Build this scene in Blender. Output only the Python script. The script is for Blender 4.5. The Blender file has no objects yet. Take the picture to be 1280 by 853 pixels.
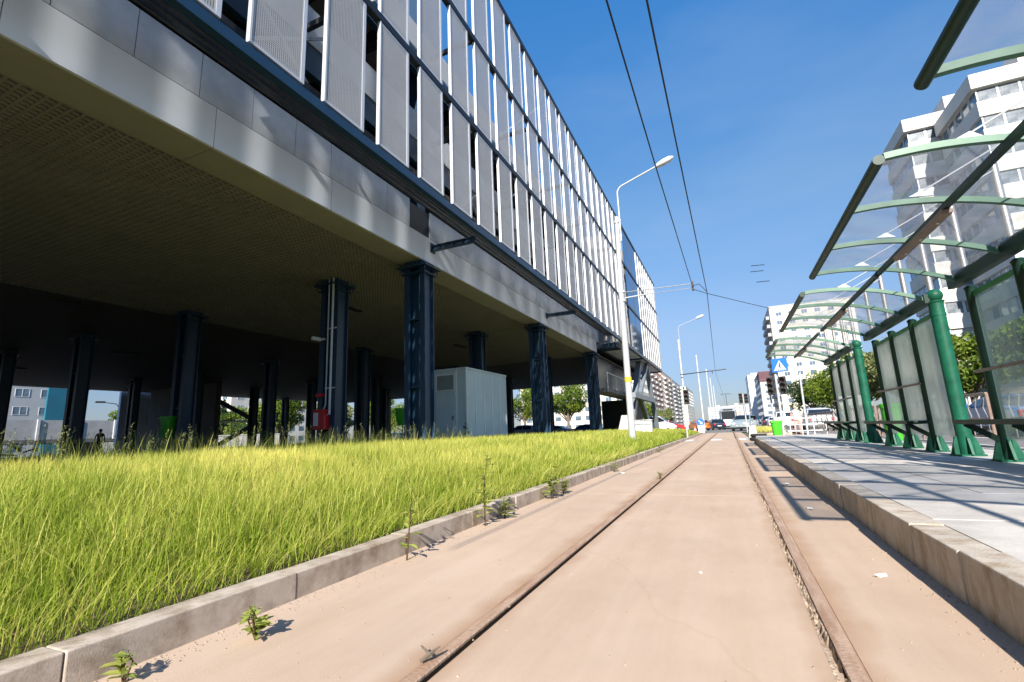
import bpy, bmesh, math, random
import numpy as np
from mathutils import Vector, Matrix
random.seed(7); rng = np.random.default_rng(7)
S = bpy.context.scene
C = S.collection
R = math.radians

# ------------------------------------------------------------------ camera
cam = bpy.data.objects.new('camera', bpy.data.cameras.new('camera')); C.objects.link(cam)
yaw, pitch, roll = 0.41571302, 0.18907829, -0.04057197
f = Vector((-math.sin(yaw)*math.cos(pitch), math.cos(yaw)*math.cos(pitch), math.sin(pitch)))
r = Vector((math.cos(yaw), math.sin(yaw), 0)); u = r.cross(f)
rr = math.cos(roll)*r + math.sin(roll)*u; uu = -math.sin(roll)*r + math.cos(roll)*u
m3 = Matrix((rr, uu, -f)).transposed()
cam.matrix_world = Matrix.Translation((0, 0, .85)) @ m3.to_4x4()
cam.data.sensor_width = 36; cam.data.lens = 594.34/1280*36
cam.data.clip_start = .05; cam.data.clip_end = 6000
cam.data.dof.use_dof = True; cam.data.dof.focus_distance = 5.0; cam.data.dof.aperture_fstop = 4.0
S.camera = cam

# ------------------------------------------------------------------ light
w = bpy.data.worlds.new('World'); S.world = w; w.use_nodes = True
sky = w.node_tree.nodes.new('ShaderNodeTexSky'); sky.sky_type = 'NISHITA'; sky.sun_disc = False
sv = Vector((.30, -1.65, 1.0)).normalized()
sky.sun_elevation = math.asin(sv.z); sky.sun_rotation = math.atan2(sv.x, sv.y)
sky.air_density = 1.7; sky.dust_density = .0; sky.ozone_density = 5.0; sky.altitude = 80
bg = w.node_tree.nodes['Background']; bg.inputs[1].default_value = .056
tint = w.node_tree.nodes.new('ShaderNodeMix'); tint.data_type = 'RGBA'; tint.blend_type = 'MULTIPLY'; tint.inputs[0].default_value = 1
tint.inputs[7].default_value = (.74, .98, 1.16, 1)
WN = w.node_tree.nodes; WL = w.node_tree.links
WL.new(sky.outputs[0], tint.inputs[6])
wtc = WN.new('ShaderNodeTexCoord'); wsx = WN.new('ShaderNodeSeparateXYZ'); WL.new(wtc.outputs['Generated'], wsx.inputs[0])
wr = WN.new('ShaderNodeValToRGB'); WL.new(wsx.outputs[2], wr.inputs[0])      # the clear deep-blue sky of the day: bluer overhead, calmer at the horizon
els = wr.color_ramp.elements; els[0].position = .0; els[0].color = (.50, .52, .84, 1); els[1].position = (.10, .17, .42, .72)[3]; els[1].color = (.60, 1.13, 1.40, 1)
for p_, c_ in (((.10, .17, .42, .72)[0], (.66, .59, .82, 1)), ((.10, .17, .42, .72)[1], (.90, .70, .80, 1)), ((.10, .17, .42, .72)[2], (1.07, .99, 1.0, 1))):
    e_ = els.new(p_); e_.color = c_
t2 = WN.new('ShaderNodeMix'); t2.data_type = 'RGBA'; t2.blend_type = 'MULTIPLY'; t2.inputs[0].default_value = 1
WL.new(tint.outputs[2], t2.inputs[6]); WL.new(wr.outputs[0], t2.inputs[7])
wm = WN.new('ShaderNodeMapping'); wm.inputs['Scale'].default_value = (1.2, 1.0, 4.0); wm.inputs['Rotation'].default_value = (0, .5, .3); WL.new(wtc.outputs['Generated'], wm.inputs[0])
wn = WN.new('ShaderNodeTexNoise'); wn.inputs['Scale'].default_value = 2.2; wn.inputs['Detail'].default_value = 5; WL.new(wm.outputs[0], wn.inputs['Vector'])
wmr = WN.new('ShaderNodeMapRange'); wmr.inputs[1].default_value = .48; wmr.inputs[2].default_value = .75; wmr.inputs[3].default_value = 0; wmr.inputs[4].default_value = .09; WL.new(wn.outputs['Fac'], wmr.inputs[0])
t3 = WN.new('ShaderNodeMix'); t3.data_type = 'RGBA'; t3.inputs[7].default_value = (5.0, 6.0, 7.0, 1); WL.new(wmr.outputs[0], t3.inputs[0]); WL.new(t2.outputs[2], t3.inputs[6])
WL.new(t3.outputs[2], bg.inputs[0])
sl = bpy.data.lights.new('sun', 'SUN'); sl.energy = 4.4; sl.angle = R(.53); sl.color = (1, .93, .83)
so = bpy.data.objects.new('sun', sl); C.objects.link(so); so.rotation_euler = sv.to_track_quat('Z', 'Y').to_euler()
S.view_settings.view_transform = 'Standard'; S.view_settings.look = 'None'
S.view_settings.exposure = 1.24; S.view_settings.gamma = 1
S.render.engine = 'CYCLES'; S.cycles.use_denoising = True
S.cycles.max_bounces = 8; S.cycles.diffuse_bounces = 3; S.cycles.transparent_max_bounces = 24
S.cycles.caustics_reflective = False; S.cycles.caustics_refractive = False

# ------------------------------------------------------------------ materials
def mat(name, col, rough=.7, metal=0., var=.12, scale=3., bump=0., bscale=60., spec=.5, col2=None, stretch=None, detail=6):
    m = bpy.data.materials.new(name); m.use_nodes = True; nt = m.node_tree; N = nt.nodes; L = nt.links
    b = N['Principled BSDF']; b.inputs['Roughness'].default_value = rough; b.inputs['Metallic'].default_value = metal
    b.inputs['Specular IOR Level'].default_value = spec
    tc = N.new('ShaderNodeTexCoord'); mp = N.new('ShaderNodeMapping'); L.new(tc.outputs['Object'], mp.inputs[0])
    if stretch: mp.inputs['Scale'].default_value = stretch
    no = N.new('ShaderNodeTexNoise'); no.inputs['Scale'].default_value = scale; no.inputs['Detail'].default_value = detail
    no.inputs['Roughness'].default_value = .65; L.new(mp.outputs[0], no.inputs['Vector'])
    rp = N.new('ShaderNodeValToRGB'); L.new(no.outputs['Fac'], rp.inputs[0])
    c2 = col2 if col2 else tuple(min(1, c*(1+var)) for c in col)
    c1 = col if col2 else tuple(c*(1-var) for c in col)
    rp.color_ramp.elements[0].position = .36; rp.color_ramp.elements[1].position = .64
    rp.color_ramp.elements[0].color = (*c1, 1); rp.color_ramp.elements[1].color = (*c2, 1)
    L.new(rp.outputs[0], b.inputs['Base Color'])
    if bump:
        n2 = N.new('ShaderNodeTexNoise'); n2.inputs['Scale'].default_value = bscale; n2.inputs['Detail'].default_value = 5
        L.new(tc.outputs['Object'], n2.inputs['Vector'])
        bp = N.new('ShaderNodeBump'); bp.inputs['Strength'].default_value = bump; bp.inputs['Distance'].default_value = .02
        L.new(n2.outputs['Fac'], bp.inputs['Height']); L.new(bp.outputs[0], b.inputs['Normal'])
    return m
def nodes(m): return m.node_tree.nodes, m.node_tree.links, m.node_tree.nodes['Principled BSDF']
def base_link(m):
    b = nodes(m)[2]; return b.inputs['Base Color'].links[0].from_socket
def mul_spots(m, scale, lo, hi, dark, stretch=(1, 1, 1)):
    """stains, dirt: multiply the base colour by a second, blotchy noise"""
    N, L, b = nodes(m); src = base_link(m)
    tc = N.new('ShaderNodeTexCoord'); mp = N.new('ShaderNodeMapping'); mp.inputs['Scale'].default_value = stretch
    L.new(tc.outputs['Object'], mp.inputs[0])
    no = N.new('ShaderNodeTexNoise'); no.inputs['Scale'].default_value = scale; no.inputs['Detail'].default_value = 8; no.inputs['Roughness'].default_value = .7
    L.new(mp.outputs[0], no.inputs['Vector'])
    rp = N.new('ShaderNodeValToRGB'); rp.color_ramp.elements[0].position = lo; rp.color_ramp.elements[1].position = hi
    rp.color_ramp.elements[0].color = (*dark, 1); rp.color_ramp.elements[1].color = (1, 1, 1, 1)
    L.new(no.outputs['Fac'], rp.inputs[0])
    mx = N.new('ShaderNodeMix'); mx.data_type = 'RGBA'; mx.blend_type = 'MULTIPLY'; mx.inputs[0].default_value = 1
    L.new(src, mx.inputs[6]); L.new(rp.outputs[0], mx.inputs[7]); L.new(mx.outputs[2], b.inputs['Base Color'])
def glass(name, tint, trans, rough=.08, alpha_noise=0., diff=None):
    """pane you can see through: transparent + translucent dirt + a gloss"""
    m = bpy.data.materials.new(name); m.use_nodes = True; nt = m.node_tree; N = nt.nodes; L = nt.links
    out = N['Material Output']; N.remove(N['Principled BSDF'])
    t = N.new('ShaderNodeBsdfTransparent'); t.inputs[0].default_value = (*tint, 1)
    d = N.new('ShaderNodeBsdfDiffuse'); d.inputs[0].default_value = (*(diff or tint), 1)
    tl = N.new('ShaderNodeBsdfTranslucent'); tl.inputs[0].default_value = (*(diff or tint), 1)
    g = N.new('ShaderNodeBsdfGlossy'); g.inputs['Roughness'].default_value = rough
    m1 = N.new('ShaderNodeMixShader'); m1.inputs[0].default_value = .5; L.new(d.outputs[0], m1.inputs[1]); L.new(tl.outputs[0], m1.inputs[2])
    m2 = N.new('ShaderNodeMixShader'); L.new(t.outputs[0], m2.inputs[2]); L.new(m1.outputs[0], m2.inputs[1])
    m2.inputs[0].default_value = trans
    if alpha_noise:
        tc = N.new('ShaderNodeTexCoord'); mp = N.new('ShaderNodeMapping'); mp.inputs['Scale'].default_value = (1.5, 1.5, .6)
        L.new(tc.outputs['Object'], mp.inputs[0])
        no = N.new('ShaderNodeTexNoise'); no.inputs['Scale'].default_value = 2.2; no.inputs['Detail'].default_value = 6
        L.new(mp.outputs[0], no.inputs['Vector'])
        mr = N.new('ShaderNodeMapRange'); mr.inputs[1].default_value = .3; mr.inputs[2].default_value = .7
        mr.inputs[3].default_value = trans-alpha_noise; mr.inputs[4].default_value = trans+alpha_noise
        L.new(no.outputs['Fac'], mr.inputs[0]); L.new(mr.outputs[0], m2.inputs[0])
    lw = N.new('ShaderNodeLayerWeight'); lw.inputs[0].default_value = .5
    p4 = N.new('ShaderNodeMath'); p4.operation = 'POWER'; L.new(lw.outputs['Facing'], p4.inputs[0]); p4.inputs[1].default_value = 4.5
    fr = N.new('ShaderNodeMath'); fr.operation = 'MULTIPLY_ADD'; L.new(p4.outputs[0], fr.inputs[0]); fr.inputs[1].default_value = .45; fr.inputs[2].default_value = .03
    m3_ = N.new('ShaderNodeMixShader'); L.new(fr.outputs[0], m3_.inputs[0]); L.new(m2.outputs[0], m3_.inputs[1]); L.new(g.outputs[0], m3_.inputs[2])
    L.new(m3_.outputs[0], out.inputs[0]); return m

M = {}
M['bed'] = mat('track_concrete', (.50, .385, .296), .9, var=.05, scale=.8, bump=.10, bscale=140, spec=.2)
mul_spots(M['bed'], 1.3, .30, .62, (.90, .88, .86), (1, .45, 1)); mul_spots(M['bed'], 2.0, .30, .60, (.92, .89, .86), (1.8, .10, 1)); mul_spots(M['bed'], 38, .26, .36, (.72, .68, .62))
def rail_dirt(m):
    N, L, b = nodes(m); src = base_link(m); tc = N.new('ShaderNodeTexCoord'); sx = N.new('ShaderNodeSeparateXYZ'); L.new(tc.outputs['Object'], sx.inputs[0])
    no = N.new('ShaderNodeTexNoise'); no.inputs['Scale'].default_value = 2.5; no.inputs['Detail'].default_value = 6; L.new(tc.outputs['Object'], no.inputs['Vector'])
    def mm(op, a, c=None, e=None):
        n = N.new('ShaderNodeMath'); n.operation = op
        for i, v in enumerate((a, c, e)):
            if v is None: continue
            if isinstance(v, (int, float)): n.inputs[i].default_value = v
            else: L.new(v, n.inputs[i])
        return n.outputs[0]
    d = mm('ABSOLUTE', mm('SUBTRACT', mm('ABSOLUTE', mm('ADD', sx.outputs[0], .4175)), .7175))          # distance to the nearer rail
    d = mm('ADD', d, mm('MULTIPLY', mm('SUBTRACT', no.outputs['Fac'], .5), .22))
    rp = N.new('ShaderNodeValToRGB'); L.new(d, rp.inputs[0]); rp.color_ramp.elements[0].position = .03; rp.color_ramp.elements[1].position = .15
    rp.color_ramp.elements[0].color = (.80, .70, .62, 1); rp.color_ramp.elements[1].color = (1, 1, 1, 1)
    mx = N.new('ShaderNodeMix'); mx.data_type = 'RGBA'; mx.blend_type = 'MULTIPLY'; mx.inputs[0].default_value = 1
    L.new(src, mx.inputs[6]); L.new(rp.outputs[0], mx.inputs[7])
    # hairline cracks
    mp = N.new('ShaderNodeMapping'); mp.inputs['Scale'].default_value = (.55, .38, 1); L.new(tc.outputs['Object'], mp.inputs[0])
    n2 = N.new('ShaderNodeTexNoise'); n2.inputs['Scale'].default_value = 3; n2.inputs['Detail'].default_value = 7; L.new(mp.outputs[0], n2.inputs['Vector'])
    va = N.new('ShaderNodeMix'); va.data_type = 'VECTOR'; va.inputs[0].default_value = .22; L.new(mp.outputs[0], va.inputs[4]); L.new(n2.outputs['Color'], va.inputs[5])
    vo = N.new('ShaderNodeTexVoronoi'); vo.feature = 'DISTANCE_TO_EDGE'; vo.inputs['Scale'].default_value = 1.1; L.new(va.outputs[1], vo.inputs['Vector'])
    r2 = N.new('ShaderNodeValToRGB'); L.new(vo.outputs['Distance'], r2.inputs[0]); r2.color_ramp.elements[0].position = .0; r2.color_ramp.elements[1].position = .006
    r2.color_ramp.elements[0].color = (.95, .94, .93, 1); r2.color_ramp.elements[1].color = (1, 1, 1, 1)
    m2 = N.new('ShaderNodeMix'); m2.data_type = 'RGBA'; m2.blend_type = 'MULTIPLY'; m2.inputs[0].default_value = 1
    L.new(mx.outputs[2], m2.inputs[6]); L.new(r2.outputs[0], m2.inputs[7]); L.new(m2.outputs[2], b.inputs['Base Color'])
rail_dirt(M['bed'])
M['rust'] = mat('rusty_steel', (.36, .215, .135), .6, .2, scale=22, bump=.3, bscale=60, col2=(.50, .35, .25), stretch=(1, .15, 1))
M['groove'] = mat('groove_shade', (.035, .026, .02), .95, scale=9, spec=.1)  # near-black colour stands for the shade inside the rail grooves
M['sand'] = mat('groove_sand', (.46, .36, .27), .95, scale=30, bump=.5, bscale=90, col2=(.30, .22, .16), spec=.1)
M['kerb'] = mat('kerb_concrete', (.46, .395, .33), .92, var=.10, scale=6, bump=.10, bscale=140, spec=.2)
mul_spots(M['kerb'], 4, .34, .56, (.50, .44, .37))
M['kerb_b'] = mat('platform_kerb_concrete', (.46, .41, .35), .92, var=.12, scale=5, bump=.25, bscale=80, spec=.2)
mul_spots(M['kerb_b'], 6, .34, .54, (.66, .58, .50), (1, 1.6, .6))
M['soil'] = mat('soil', (.075, .058, .035), .98, scale=9, bump=.8, bscale=25, col2=(.13, .105, .055), spec=.1)
M['asphalt'] = mat('asphalt', (.075, .075, .08), .92, var=.2, scale=.5, bump=.3, bscale=90, spec=.25)
M['asphalt_w'] = mat('worn_asphalt', (.19, .18, .17), .92, var=.15, scale=.6, bump=.3, bscale=90, spec=.2)
M['floor'] = mat('plaza_paving', (.12, .115, .105), .92, var=.25, scale=.7, bump=.2)
M['ground'] = mat('ground', (.12, .11, .085), .95, scale=.06, col2=(.10, .12, .05))
M['paint_w'] = mat('road_paint', (.70, .70, .68), .8, var=.12, scale=8)
M['navy'] = mat('blue_steel_paint', (.012, .040, .082), .40, .0, var=.07, scale=2, spec=.5)
M['charcoal'] = mat('charcoal_steel', (.011, .013, .017), .5, .0, var=.2, scale=2)
M['alu'] = mat('fascia_aluminium', (.76, .82, .92), .42, .0, var=.05, scale=.5, stretch=(1, .3, 1))
M['galv'] = mat('galvanised_sheet', (.46, .50, .55), .42, .15, scale=1.2, col2=(.64, .68, .73), detail=9)
M['soffit'] = mat('soffit_panel', (.32, .305, .23), .6, var=.06, scale=1)
M['grid'] = mat('ceiling_grille', (.25, .24, .185), .6, var=.08, scale=1)
M['ceil'] = mat('shade_toned_ceiling', (.11, .105, .085), .7, var=.1, scale=1)  # colour darkened to stand for the deep shade far under the building
M['guardl'] = mat('pale_guard_sheet', (.58, .60, .62), .5, .1, var=.06, scale=1)
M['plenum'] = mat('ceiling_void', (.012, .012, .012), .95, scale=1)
M['deck'] = mat('concrete_deck', (.16, .155, .15), .9, scale=.6)
M['lobbyglass'] = mat('dark_glazing', (.018, .024, .03), .3, var=.3, scale=.4, spec=.15)
M['blueglass'] = mat('blue_glazing', (.03, .13, .28), .04, .75, var=.08, scale=.3, spec=.8)
M['paleconc'] = mat('pale_concrete', (.42, .42, .41), .85, var=.1, scale=1.2)
M['white'] = mat('white_paint', (.62, .63, .64), .4, var=.05, scale=1.5)
M['trim'] = mat('trim_white', (.80, .83, .84), .4, var=.03)
M['strutd'] = mat('louvre_grey', (.20, .23, .25), .5, var=.05)
M['cabinet'] = mat('cabinet_sheet', (.56, .64, .67), .5, var=.05, scale=1.5)
M['pole'] = mat('pole_paint', (.42, .44, .46), .45, .1, var=.06, scale=3)
mul_spots(M['pole'], 6, .30, .48, (.80, .76, .70), (1, 1, .3))
M['wire'] = mat('wire_black', (.015, .016, .02), .5, .3, scale=5)
M['cable'] = mat('cable_grey', (.30, .30, .30), .5, .3, scale=5)
M['green'] = mat('green_paint', (.006, .085, .048), .5, var=.25, scale=4, spec=.25)
mul_spots(M['green'], 9, .28, .42, (.6, .6, .6))
M['green_d'] = mat('dark_green_paint', (.004, .026, .017), .45, var=.2, scale=4, spec=.3)
M['green_l'] = mat('bright_green_trim', (.02, .20, .04), .4, var=.1, scale=4)
M['green_arch'] = mat('faded_green_paint', (.06, .155, .10), .45, var=.15, scale=3)
M['brown'] = mat('brown_handrail', (.23, .16, .12), .5, var=.2, scale=8)
M['steel'] = mat('stainless_mast', (.58, .54, .50), .3, .8, var=.06, scale=2)
M['lime'] = mat('lime_plastic', (.05, .42, .015), .4, var=.06, scale=6)
M['red'] = mat('red_paint', (.55, .012, .02), .4, var=.08, scale=5)
M['yellow'] = mat('yellow_paint', (.65, .42, .02), .5, var=.1, scale=5)
M['orange'] = mat('orange_plastic', (.7, .13, .02), .5, var=.1, scale=5)
M['signblue'] = mat('sign_blue', (.008, .13, .56), .4, var=.04, scale=4)
M['signwhite'] = mat('sign_white', (.66, .67, .68), .5, var=.04, scale=4)
M['black'] = mat('black_plastic', (.012, .012, .013), .5, var=.2, scale=5)
M['tyre'] = mat('tyre_rubber', (.016, .016, .017), .85, scale=9)
M['rim'] = mat('alloy_rim', (.45, .45, .46), .35, .7, scale=5)
M['carglass'] = mat('car_glass', (.012, .016, .02), .05, scale=1, spec=.9)
M['winglass'] = mat('window_glass', (.10, .15, .20), .08, .35, scale=.7, col2=(.20, .26, .33), spec=.8)
M['winwhite'] = mat('window_blind', (.07, .09, .11), .2, scale=.9, col2=(.26, .28, .30))
M['lampred'] = mat('red_lens', (.45, .01, .01), .2, scale=4)
M['lens_off'] = mat('unlit_red_lens', (.05, .008, .008), .2, scale=4)
M['lampclear'] = mat('clear_lens', (.75, .76, .78), .12, scale=4)
M['cream'] = mat('cream_render', (.60, .56, .48), .85, var=.05, scale=.25)
M['offwhite'] = mat('offwhite_render', (.60, .575, .53), .85, var=.06, scale=.2)
mul_spots(M['offwhite'], .5, .28, .5, (.86, .84, .80), (1, 1, .3))
M['pink'] = mat('pink_render', (.55, .31, .26), .85, var=.07, scale=.2)
M['peach'] = mat('peach_render', (.66, .47, .36), .85, var=.06, scale=.2)
M['greyrend'] = mat('grey_render', (.38, .40, .42), .85, var=.07, scale=.2)
M['maroon'] = mat('maroon_cladding', (.10, .04, .05), .7, var=.1, scale=.3)
M['teal'] = mat('teal_cladding', (.015, .13, .20), .5, var=.1, scale=.3)
M['bark'] = mat('bark', (.10, .075, .055), .95, scale=9, bump=.6, bscale=20, col2=(.17, .14, .11))
M['skin'] = mat('skin', (.52, .30, .21), .6, scale=5)
M['hair'] = mat('hair', (.02, .014, .01), .7, scale=9)
M['jeans'] = mat('dark_trousers', (.02, .025, .045), .9, scale=9)
M['paper'] = mat('paper', (.74, .73, .70), .8, var=.06, scale=20)
M['panel_solid'] = mat('screen_frame', (.66, .665, .68), .4, .35, var=.04, scale=2)
M['roofglass'] = glass('polycarbonate_roof', (.93, .94, .96), .85, .08, .07, (.60, .61, .64))
M['paneglass'] = glass('milky_pane', (.86, .92, .89), .52, .15, .12, (.80, .83, .78))
M['clearglass'] = glass('clear_pane', (.84, .91, .89), .80, .05, .06, (.6, .68, .66))

# perforated sheet: a dot grid of holes
pf = mat('perforated_sheet', (.56, .55, .535), .5, .1, var=.05, scale=1.2); M['perf'] = pf
N, L, b = nodes(pf); tc = N.new('ShaderNodeTexCoord'); sx = N.new('ShaderNodeSeparateXYZ'); L.new(tc.outputs['Object'], sx.inputs[0])
def mth(op, a, bv=None):
    n = N.new('ShaderNodeMath'); n.operation = op
    for i, v in enumerate((a, bv)):
        if v is None: continue
        if isinstance(v, (int, float)): n.inputs[i].default_value = v
        else: L.new(v, n.inputs[i])
    return n.outputs[0]
fy = mth('SUBTRACT', mth('FRACT', mth('MULTIPLY', sx.outputs[1], 26.)), .5)
fz = mth('SUBTRACT', mth('FRACT', mth('MULTIPLY', sx.outputs[2], 26.)), .5)
d2 = mth('ADD', mth('MULTIPLY', fy, fy), mth('MULTIPLY', fz, fz))
hole = mth('LESS_THAN', d2, .155)
tr = N.new('ShaderNodeBsdfTransparent'); mx = N.new('ShaderNodeMixShader')
L.new(hole, mx.inputs[0]); L.new(b.outputs[0], mx.inputs[1]); L.new(tr.outputs[0], mx.inputs[2])
L.new(mx.outputs[0], N['Material Output'].inputs[0])

# leaves & grass: colour from a per-face/vertex tint attribute
def leafmat(name, ca, cb, trans=.35, rough=.55):
    m = bpy.data.materials.new(name); m.use_nodes = True; N = m.node_tree.nodes; L = m.node_tree.links
    b = N['Principled BSDF']; b.inputs['Roughness'].default_value = rough; b.inputs['Specular IOR Level'].default_value = .3
    at = N.new('ShaderNodeAttribute'); at.attribute_name = 'tint'
    mx = N.new('ShaderNodeMix'); mx.data_type = 'RGBA'; mx.inputs[6].default_value = (*ca, 1); mx.inputs[7].default_value = (*cb, 1)
    L.new(at.outputs['Fac'], mx.inputs[0]); L.new(mx.outputs[2], b.inputs['Base Color'])
    t = N.new('ShaderNodeBsdfTranslucent'); L.new(mx.outputs[2], t.inputs[0])
    ms = N.new('ShaderNodeMixShader'); ms.inputs[0].default_value = trans
    L.new(b.outputs[0], ms.inputs[1]); L.new(t.outputs[0], ms.inputs[2]); L.new(ms.outputs[0], N['Material Output'].inputs[0])
    return m
M['grass'] = leafmat('grass_blades', (.21, .325, .012), (.80, .735, .21), .50)
M['leaf'] = leafmat('tree_leaves', (.045, .105, .012), (.22, .28, .03), .4)
M['leaf_pale'] = leafmat('pale_leaves', (.10, .14, .035), (.28, .29, .12), .35)
M['leaf_dark'] = leafmat('dark_leaves', (.018, .045, .014), (.06, .10, .03), .3)
M['weed'] = leafmat('weed_leaves', (.17, .26, .04), (.48, .50, .13), .4)
M['weed_red'] = leafmat('weed_stalk', (.10, .06, .03), (.16, .11, .05), .2)

# ------------------------------------------------------------------ mesh helpers
class MB:
    def __init__(s): s.v = []; s.f = []; s.mi = []; s.cm = 0
    def add(s, vs, fs):
        o = len(s.v); s.v += [tuple(p) for p in vs]; s.f += [tuple(i+o for i in q) for q in fs]; s.mi += [s.cm]*len(fs); return s
    def box(s, x0, x1, y0, y1, z0, z1):
        return s.add([(x, y, z) for z in (z0, z1) for y in (y0, y1) for x in (x0, x1)],
                     [(0, 2, 3, 1), (4, 5, 7, 6), (0, 1, 5, 4), (2, 6, 7, 3), (0, 4, 6, 2), (1, 3, 7, 5)])
    def beam(s, p, q, w, h=None, up=(0, 0, 1)):
        h = h or w; p = Vector(p); q = Vector(q); d = (q-p).normalized(); up = Vector(up)
        if abs(d.dot(up)) > .98: up = Vector((0, 1, 0))
        a = d.cross(up).normalized()*w/2; b_ = a.cross(d).normalized()*h/2
        vs = [p+sa*a+sb*b_ for p in (p, q) for sa, sb in ((-1, -1), (1, -1), (1, 1), (-1, 1))]
        return s.add(vs, [(0, 1, 2, 3), (7, 6, 5, 4), (0, 4, 5, 1), (1, 5, 6, 2), (2, 6, 7, 3), (3, 7, 4, 0)])
    def tube(s, pts, rad, n=10, cap=True):
        pts = [Vector(p) for p in pts]; rad = rad if isinstance(rad, (list, tuple)) else [rad]*len(pts)
        vs = []; fs = []; pa = None
        for i, p in enumerate(pts):
            d = (pts[min(i+1, len(pts)-1)]-pts[max(i-1, 0)])
            d = d.normalized() if d.length > 1e-9 else Vector((0, 0, 1))
            if pa is None: pa = d.orthogonal().normalized()
            pa = (pa-d*pa.dot(d)); pa = pa.normalized() if pa.length > 1e-6 else d.orthogonal().normalized()
            pb = d.cross(pa)
            vs += [p+rad[i]*(math.cos(t)*pa+math.sin(t)*pb) for t in [2*math.pi*k/n for k in range(n)]]
        for i in range(len(pts)-1):
            fs += [(i*n+k, i*n+(k+1) % n, (i+1)*n+(k+1) % n, (i+1)*n+k) for k in range(n)]
        if cap: fs += [tuple(range(n-1, -1, -1)), tuple((len(pts)-1)*n+k for k in range(n))]
        return s.add(vs, fs)
    def prism(s, poly, axis, a, b_):
        """extrude polygon poly along axis ('x','y','z') from a to b_"""
        def P(p, t): return {'x': (t, p[0], p[1]), 'y': (p[0], t, p[1]), 'z': (p[0], p[1], t)}[axis]
        n = len(poly)
        return s.add([P(p, a) for p in poly]+[P(p, b_) for p in poly],
                     [tuple(range(n)), tuple(range(2*n-1, n-1, -1))]+[(i, i+n, (i+1) % n+n, (i+1) % n) for i in range(n)])
    def ball(s, c, rad, n=12, m=8, sc=(1, 1, 1)):
        vs = []; fs = []
        for j in range(m+1):
            t = math.pi*j/m
            for k in range(n):
                p = 2*math.pi*k/n; vs.append((c[0]+rad*sc[0]*math.sin(t)*math.cos(p), c[1]+rad*sc[1]*math.sin(t)*math.sin(p), c[2]+rad*sc[2]*math.cos(t)))
        for j in range(m): fs += [(j*n+k, j*n+(k+1) % n, (j+1)*n+(k+1) % n, (j+1)*n+k) for k in range(n)]
        return s.add(vs, fs)
    def quad(s, *p): return s.add(p, [tuple(range(len(p)))])
    def build(s, name, mats, parent=None, loc=None, smooth=False, bevel=0):
        me = bpy.data.meshes.new(name); me.from_pydata(s.v, [], s.f)
        mats = mats if isinstance(mats, (list, tuple)) else [mats]
        for m in mats: me.materials.append(m)
        if len(mats) > 1: me.polygons.foreach_set('material_index', s.mi)
        bm = bmesh.new(); bm.from_mesh(me); bmesh.ops.recalc_face_normals(bm, faces=bm.faces); bm.to_mesh(me); bm.free()
        if smooth:
            me.polygons.foreach_set('use_smooth', [True]*len(me.polygons)); 
            try: me.set_sharp_from_angle(angle=R(40))
            except Exception: pass
        o = bpy.data.objects.new(name, me); C.objects.link(o)
        if parent: o.parent = parent
        if loc: o.location = loc
        if bevel:
            bv = o.modifiers.new('bevel', 'BEVEL'); bv.width = bevel; bv.segments = 2; bv.limit_method = 'ANGLE'
        return o
def tag(o, label, cat, group=None, kind=None):
    if label: o['label'] = label
    if cat: o['category'] = cat
    if group: o['group'] = group
    if kind: o['kind'] = kind
    return o
def empty(name, loc=(0, 0, 0), rz=0, label=None, cat=None, group=None):
    o = bpy.data.objects.new(name, None); C.objects.link(o); o.location = loc; o.rotation_euler = (0, 0, rz); o.empty_display_size = .2
    return tag(o, label, cat, group)
def struct(o): o['kind'] = 'structure'; return o
def kids(o): return [c for c in C.objects if c.parent == o]
def copy_tree(o, parent=None):
    c = o.copy(); C.objects.link(c); c.parent = parent
    for ch in kids(o): copy_tree(ch, c)
    return c
def npmesh(name, v, counts, idx, mats, tint=None, parent=None, loc=None):
    me = bpy.data.meshes.new(name); v = np.asarray(v, np.float32)
    me.vertices.add(len(v)); me.vertices.foreach_set('co', v.ravel())
    idx = np.asarray(idx, np.int32); counts = np.asarray(counts, np.int32)
    me.loops.add(len(idx)); me.loops.foreach_set('vertex_index', idx)
    me.polygons.add(len(counts)); st = np.concatenate([[0], np.cumsum(counts)[:-1]]).astype(np.int32)
    me.polygons.foreach_set('loop_start', st)
    me.update(calc_edges=True)
    if tint is not None:
        a = me.attributes.new('tint', 'FLOAT', 'POINT'); a.data.foreach_set('value', np.asarray(tint, np.float32))
    for m in (mats if isinstance(mats, (list, tuple)) else [mats]): me.materials.append(m)
    o = bpy.data.objects.new(name, me); C.objects.link(o)
    if parent: o.parent = parent
    if loc: o.location = loc
    return o

# ------------------------------------------------------------------ ground, track, verge, platform
g = MB(); g.quad((-2500, -400, -.08), (2500, -400, -.08), (2500, 4500, -.08), (-2500, 4500, -.08)); struct(g.build('ground', M['ground']))
XL, XR = -2.27, .89          # kerb lines either side of the track
RL, RR = -1.135, .300        # rails
tb = MB()
def strip(mb, x0, x1, z0, z1, y0, y1): mb.box(x0, x1, y0, y1, z0, z1)
yj = [-6, .35, 6.45, 12.6, 18.4, 24.6, 31, 37.5, 44, 50.2]
for a, c in zip(yj[:-1], yj[1:]):
    for x0, x1 in ((XL-.02, RL-.031), (RL+.064, RR-.074), (RR+.033, XR+.02)):
        tb.box(x0, x1, a+.007, c-.007, -.2, 0)
struct(tb.build('track_bed', M['bed']))
gr = MB()
for x0, x1 in ((RL+.026, RL+.063), (RR-.073, RR-.034)): gr.box(x0, x1, -6, 50, -.2, -.055)
struct(gr.build('rail_groove', M['groove']))
sb = MB(); yg = list(np.arange(.6, 8, .022))+list(np.arange(8, 30, .09)); xg = np.linspace(RR-.073, RR-.034, 6)
cr = 0.; vs = []
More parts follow.
